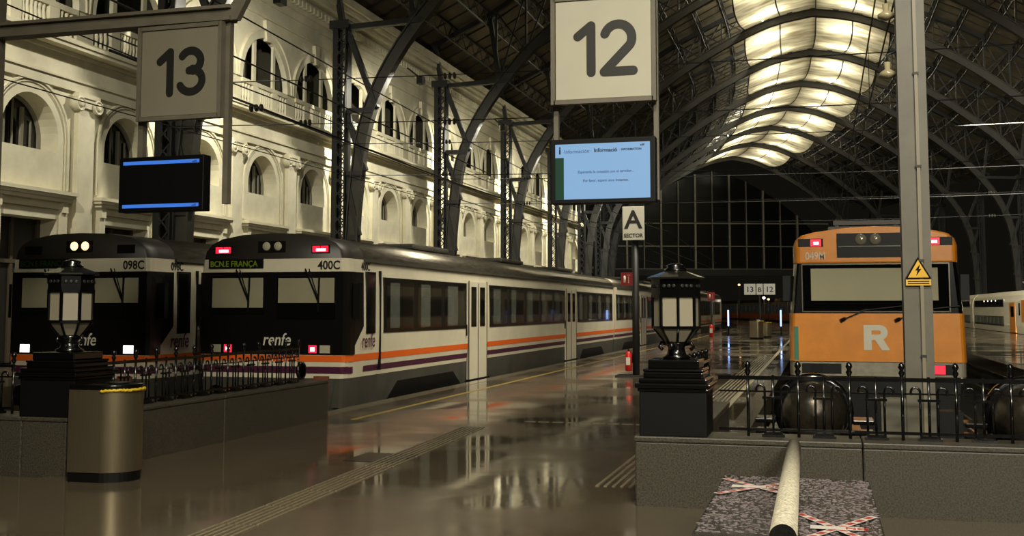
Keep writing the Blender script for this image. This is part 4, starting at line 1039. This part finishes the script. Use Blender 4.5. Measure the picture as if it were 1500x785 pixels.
oc = [(0.3, 1.0)] + [(0.62 + 0.30 * cos(radians(a)), 0.70 + 0.30 * sin(radians(a))) for a in range(90, -91, -15)] + [(0.3, 0.40)]
ic = [(0.3, 0.78)] + [(0.58 + 0.08 * cos(radians(a)), 0.70 + 0.08 * sin(radians(a))) for a in range(90, -91, -15)] + [(0.3, 0.62)]
bm.ribbon([RX(p) for p in ic], [RX(p) for p in oc], -0.0071, -0.003, 'y')
bm.prism([RX(p) for p in ((0.42, 0.42), (0.68, 0), (1.0, 0), (0.74, 0.44))], -0.0072, -0.003, 'y')
bm.build('route_letter', white, t)
olo(0.45, 0.70, 1.46, 1.46, [(y + 0.03, s) for y, s in cst]).build('bumper_band', mat('bumper_grey', (150, 144, 124), 0.5, var=0.3, scale=6), t)
for s in (-1, 1):
    o = MB().box(s * 0.92 - 0.33, s * 0.92 + 0.33, 0.01, 0.05, 0.49, 0.66).build('lower_lamp', blackm, t)
    MB().box(s * 1.0 - 0.1, s * 1.0 + 0.1, 0.004, 0.012, 0.50, 0.65).build('tail_lens', red_led if s > 0 else traindark, o)
olo(-0.55, 0.45, 1.35, 1.42, [(0.1, 0.95), (0.9, 1.0)]).build('front_apron', blackm, t)
bm = MB(); bm.box(-0.75, 0.55, 0.8, 2.2, 3.03, 3.10)
for s in (-0.6, 0.45): bm.bar((s, 0.9, 3.08), (s, 2.1, 3.28), 0.05)
bm.box(-0.66, 0.5, 0.75, 0.85, 3.12, 3.2); bm.build('roof_equipment', iron_l, t)
for s in (-1, 1): MB().box(min(s * 1.42, s * 1.56), max(s * 1.42, s * 1.56), 0.35, 0.45, 1.75, 2.2).build('mirror', blackm, t)

# far orange unit on the curve
t = thing('commuter_train', 'far dim orange and grey train standing across the curve', 'train', (0, 0, 0))
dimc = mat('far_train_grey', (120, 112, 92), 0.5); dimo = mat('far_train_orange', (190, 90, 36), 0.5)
for k in range(4):
    ya, yb2 = 118 + 20.5 * k, 138 + 20.5 * k
    a = Vector(W(0.95, ya, 0)); b = Vector(W(0.95, yb2, 0)); d = (b - a); L = d.length; rz = atan2(d.y, d.x) - pi / 2
    for nm, bx, m in (('car_body', (-1.45, 1.45, 0, L - 0.4, 0.2, 2.5), dimc), ('car_roof', (-1.3, 1.3, 0, L - 0.4, 2.5, 2.95), iron), ('orange_stripe', (-1.47, 1.47, 0, L - 0.4, 0.35, 1.0), dimo), ('underframe', (-1.2, 1.2, 0.5, L - 1, -0.6, 0.2), blackm)):
        o = MB().box(*bx).build(nm, m, t); o.location = a; o.rotation_euler[2] = rz
    for j in range(6):
        o = MB().box(-1.48, 1.48, 1 + j * L / 6.5, 3.3 + j * L / 6.5, 1.35, 2.15).build('window', emit('far_window', (60, 70, 76), 0.08), t); o.location = a; o.rotation_euler[2] = rz

# double-deck train at far right
t = thing('double_deck_train', 'white double-deck train with orange doors at the far right', 'train', (14.1, 77.5, 0))
dd = mat('double_deck_white', (214, 208, 188), 0.4, var=0.06, scale=1)
prof = [(1.40, 0.0), (1.45, 0.5), (1.45, 2.1), (1.30, 2.55), (1.0, 2.85), (0, 2.95)]; prof = prof + [(-x, z) for x, z in prof[::-1][1:]]
loft(MB(), prof, [(0, 0.86), (0.6, 0.96), (1.6, 1.0), (26, 1.0)], True, True, True).build('car_body', dd, t)
loft(MB(), prof, [(26.3, 1.0), (52, 1.0)], True, True, True).build('car_body', dd, t)
MB().box(-1.3, 1.3, 1, 52, -0.6, 0.0).build('underframe', blackm, t)
for s in (-1, 1):
    def pl(y0, y1, z0, z1, d0=1.40, d1=1.462): return MB().box(min(s * d0, s * d1), max(s * d0, s * d1), y0, y1, z0, z1)
    pl(0.4, 2.2, 0.75, 2.2, 1.2, 1.458).build('cab_flank', rorange, t)
    o = pl(4.6, 6.9, 0.05, 2.05).build('door', rorange, t)
    pl(5.1, 6.4, 1.1, 1.8, 1.45, 1.468).build('pane', darkglass, o)
    pl(2.7, 3.2, 1.2, 2.0).build('cab_window', darkglass, t)
    for a, b, in ((9.5, 25), (28, 50)):
        for z0, z1 in ((0.42, 1.1), (1.78, 2.32)):
            o = pl(a, b, z0, z1, 1.2, 1.458).build('window', traindark, t); n = 8
            for i in range(n):
                y0 = a + (b - a) * i / n + 0.3; y1 = a + (b - a) * (i + 1) / n - 0.3
                pl(y0, y1, z0 + 0.1, z1 - 0.06, 1.45, 1.464).build('pane', darkglass if z0 > 1 else emit('deck_window', (150, 150, 110), 0.07), o)
    for i in range(4): pl(13.0 + 2 * i, 13.35 + 2 * i, 2.2, 2.28, 1.45, 1.468).build('interior_lamp', emit('deck_lamp', (255, 236, 190), 5), t)

# ------------------------------------------------------------------ overhead wires
wm = mat('wire_dark', (22, 21, 19), 0.5)
def wire(label, pts, r=0.012, ins=()):
    t = thing('overhead_wire', label, 'wire', (0, 0, 0))
    MB().tube(pts, r, 5).build('wire_line', wm, t, fix=False)
    for p in ins:
        for k in range(3): MB().lathe([(0.03, -0.05), (0.11, -0.02), (0.11, 0.02), (0.03, 0.05)], 10, (p[0] + 0.16 * (k - 1), p[1], p[2]), 'x').build('insulator', iron_l, t)
for xc, lb in ((-12.6, 'contact and carrier wires over the leftmost train'), (-9.2, 'contact and carrier wires over the cream 400C train'), (0.95, 'contact and carrier wires over the orange train')):
    ys = [13 + 4 * i for i in range(26)]
    zc = lambda y: 6.1 + 0.5 * (((y - 13) % 60) / 30 - 1) ** 2
    t = thing('overhead_wire', lb, 'wire', (0, 0, 0))
    MB().tube([(xc + cxo(y), y, zc(y)) for y in ys], 0.014, 5).build('carrier_wire', wm, t, fix=False)
    MB().tube([(xc + cxo(y), y, 5.3) for y in ys], 0.012, 5).build('contact_wire', wm, t, fix=False)
    for y in ys[::2]: MB().tube([(xc + cxo(y), y, 5.3), (xc + cxo(y), y, zc(y))], 0.006, 4).build('dropper', wm, t, fix=False)
n = 0
for i, y in enumerate((34.3, 49.2, 64.2, 79.0)):
    for z, wd in ((7.6, 'lower'), (9.1, 'upper')):
        sag = 0.35
        pts = [(-21.8 + 43.6 * k / 12, y, z + sag * ((k - 6) / 6) ** 2) for k in range(13)]
        wire(f'{wd} cross-span wire with insulators at the {ordn[i]} roof frame', pts, 0.018, [(-16.5, y, pts[1][2]), (-11.4, y, pts[3][2] - 0.03), (11, y, pts[9][2])])
wire('slanting feeder cable passing behind the 13 sign', [(-15.5, 22, 7.5), (-15.5, 48, 7.2), (-15.6, 75, 7.4)], 0.035, [(-15.5, 29, 7.38)])
wire('second slanting feeder cable above the leftmost train', [(-17.5, 24, 9.6), (-17.5, 60, 9.1)], 0.03, [(-17.5, 29, 9.5)])

# distant lamps
for x, y, z, c, lb in ((-10, 150, 4.8, head_y, 'small amber lamp far down the shed, high above the right lantern'), (-6.3, 150, 2.9, head_y, 'small amber lamp under the distant 13 B 12 signs, left one'), (-5.5, 120, 2.8, head_w, 'small white lamp under the distant 13 B 12 signs, right one'), (24, 150, 4.9, head_w, 'upper small white lamp in the dark above the double-deck train'), (24.4, 150, 4.3, head_w, 'lower small white lamp in the dark above the double-deck train'), (31, 150, 4.4, head_w, 'small white lamp at the right edge above the double-deck train')):
    t = thing('distant_lamp', lb, 'lamp', (x, y, z), group='small lamps far down the shed')
    MB().lathe([(0.0, -0.16), (0.13, -0.1), (0.16, 0.0), (0.1, 0.1)], 8).build('lamp_globe', c, t); MB().tube([(0, 0.1, 0.1), (0, 0.1, -z)], 0.05, 6).build('lamp_post', iron, t)
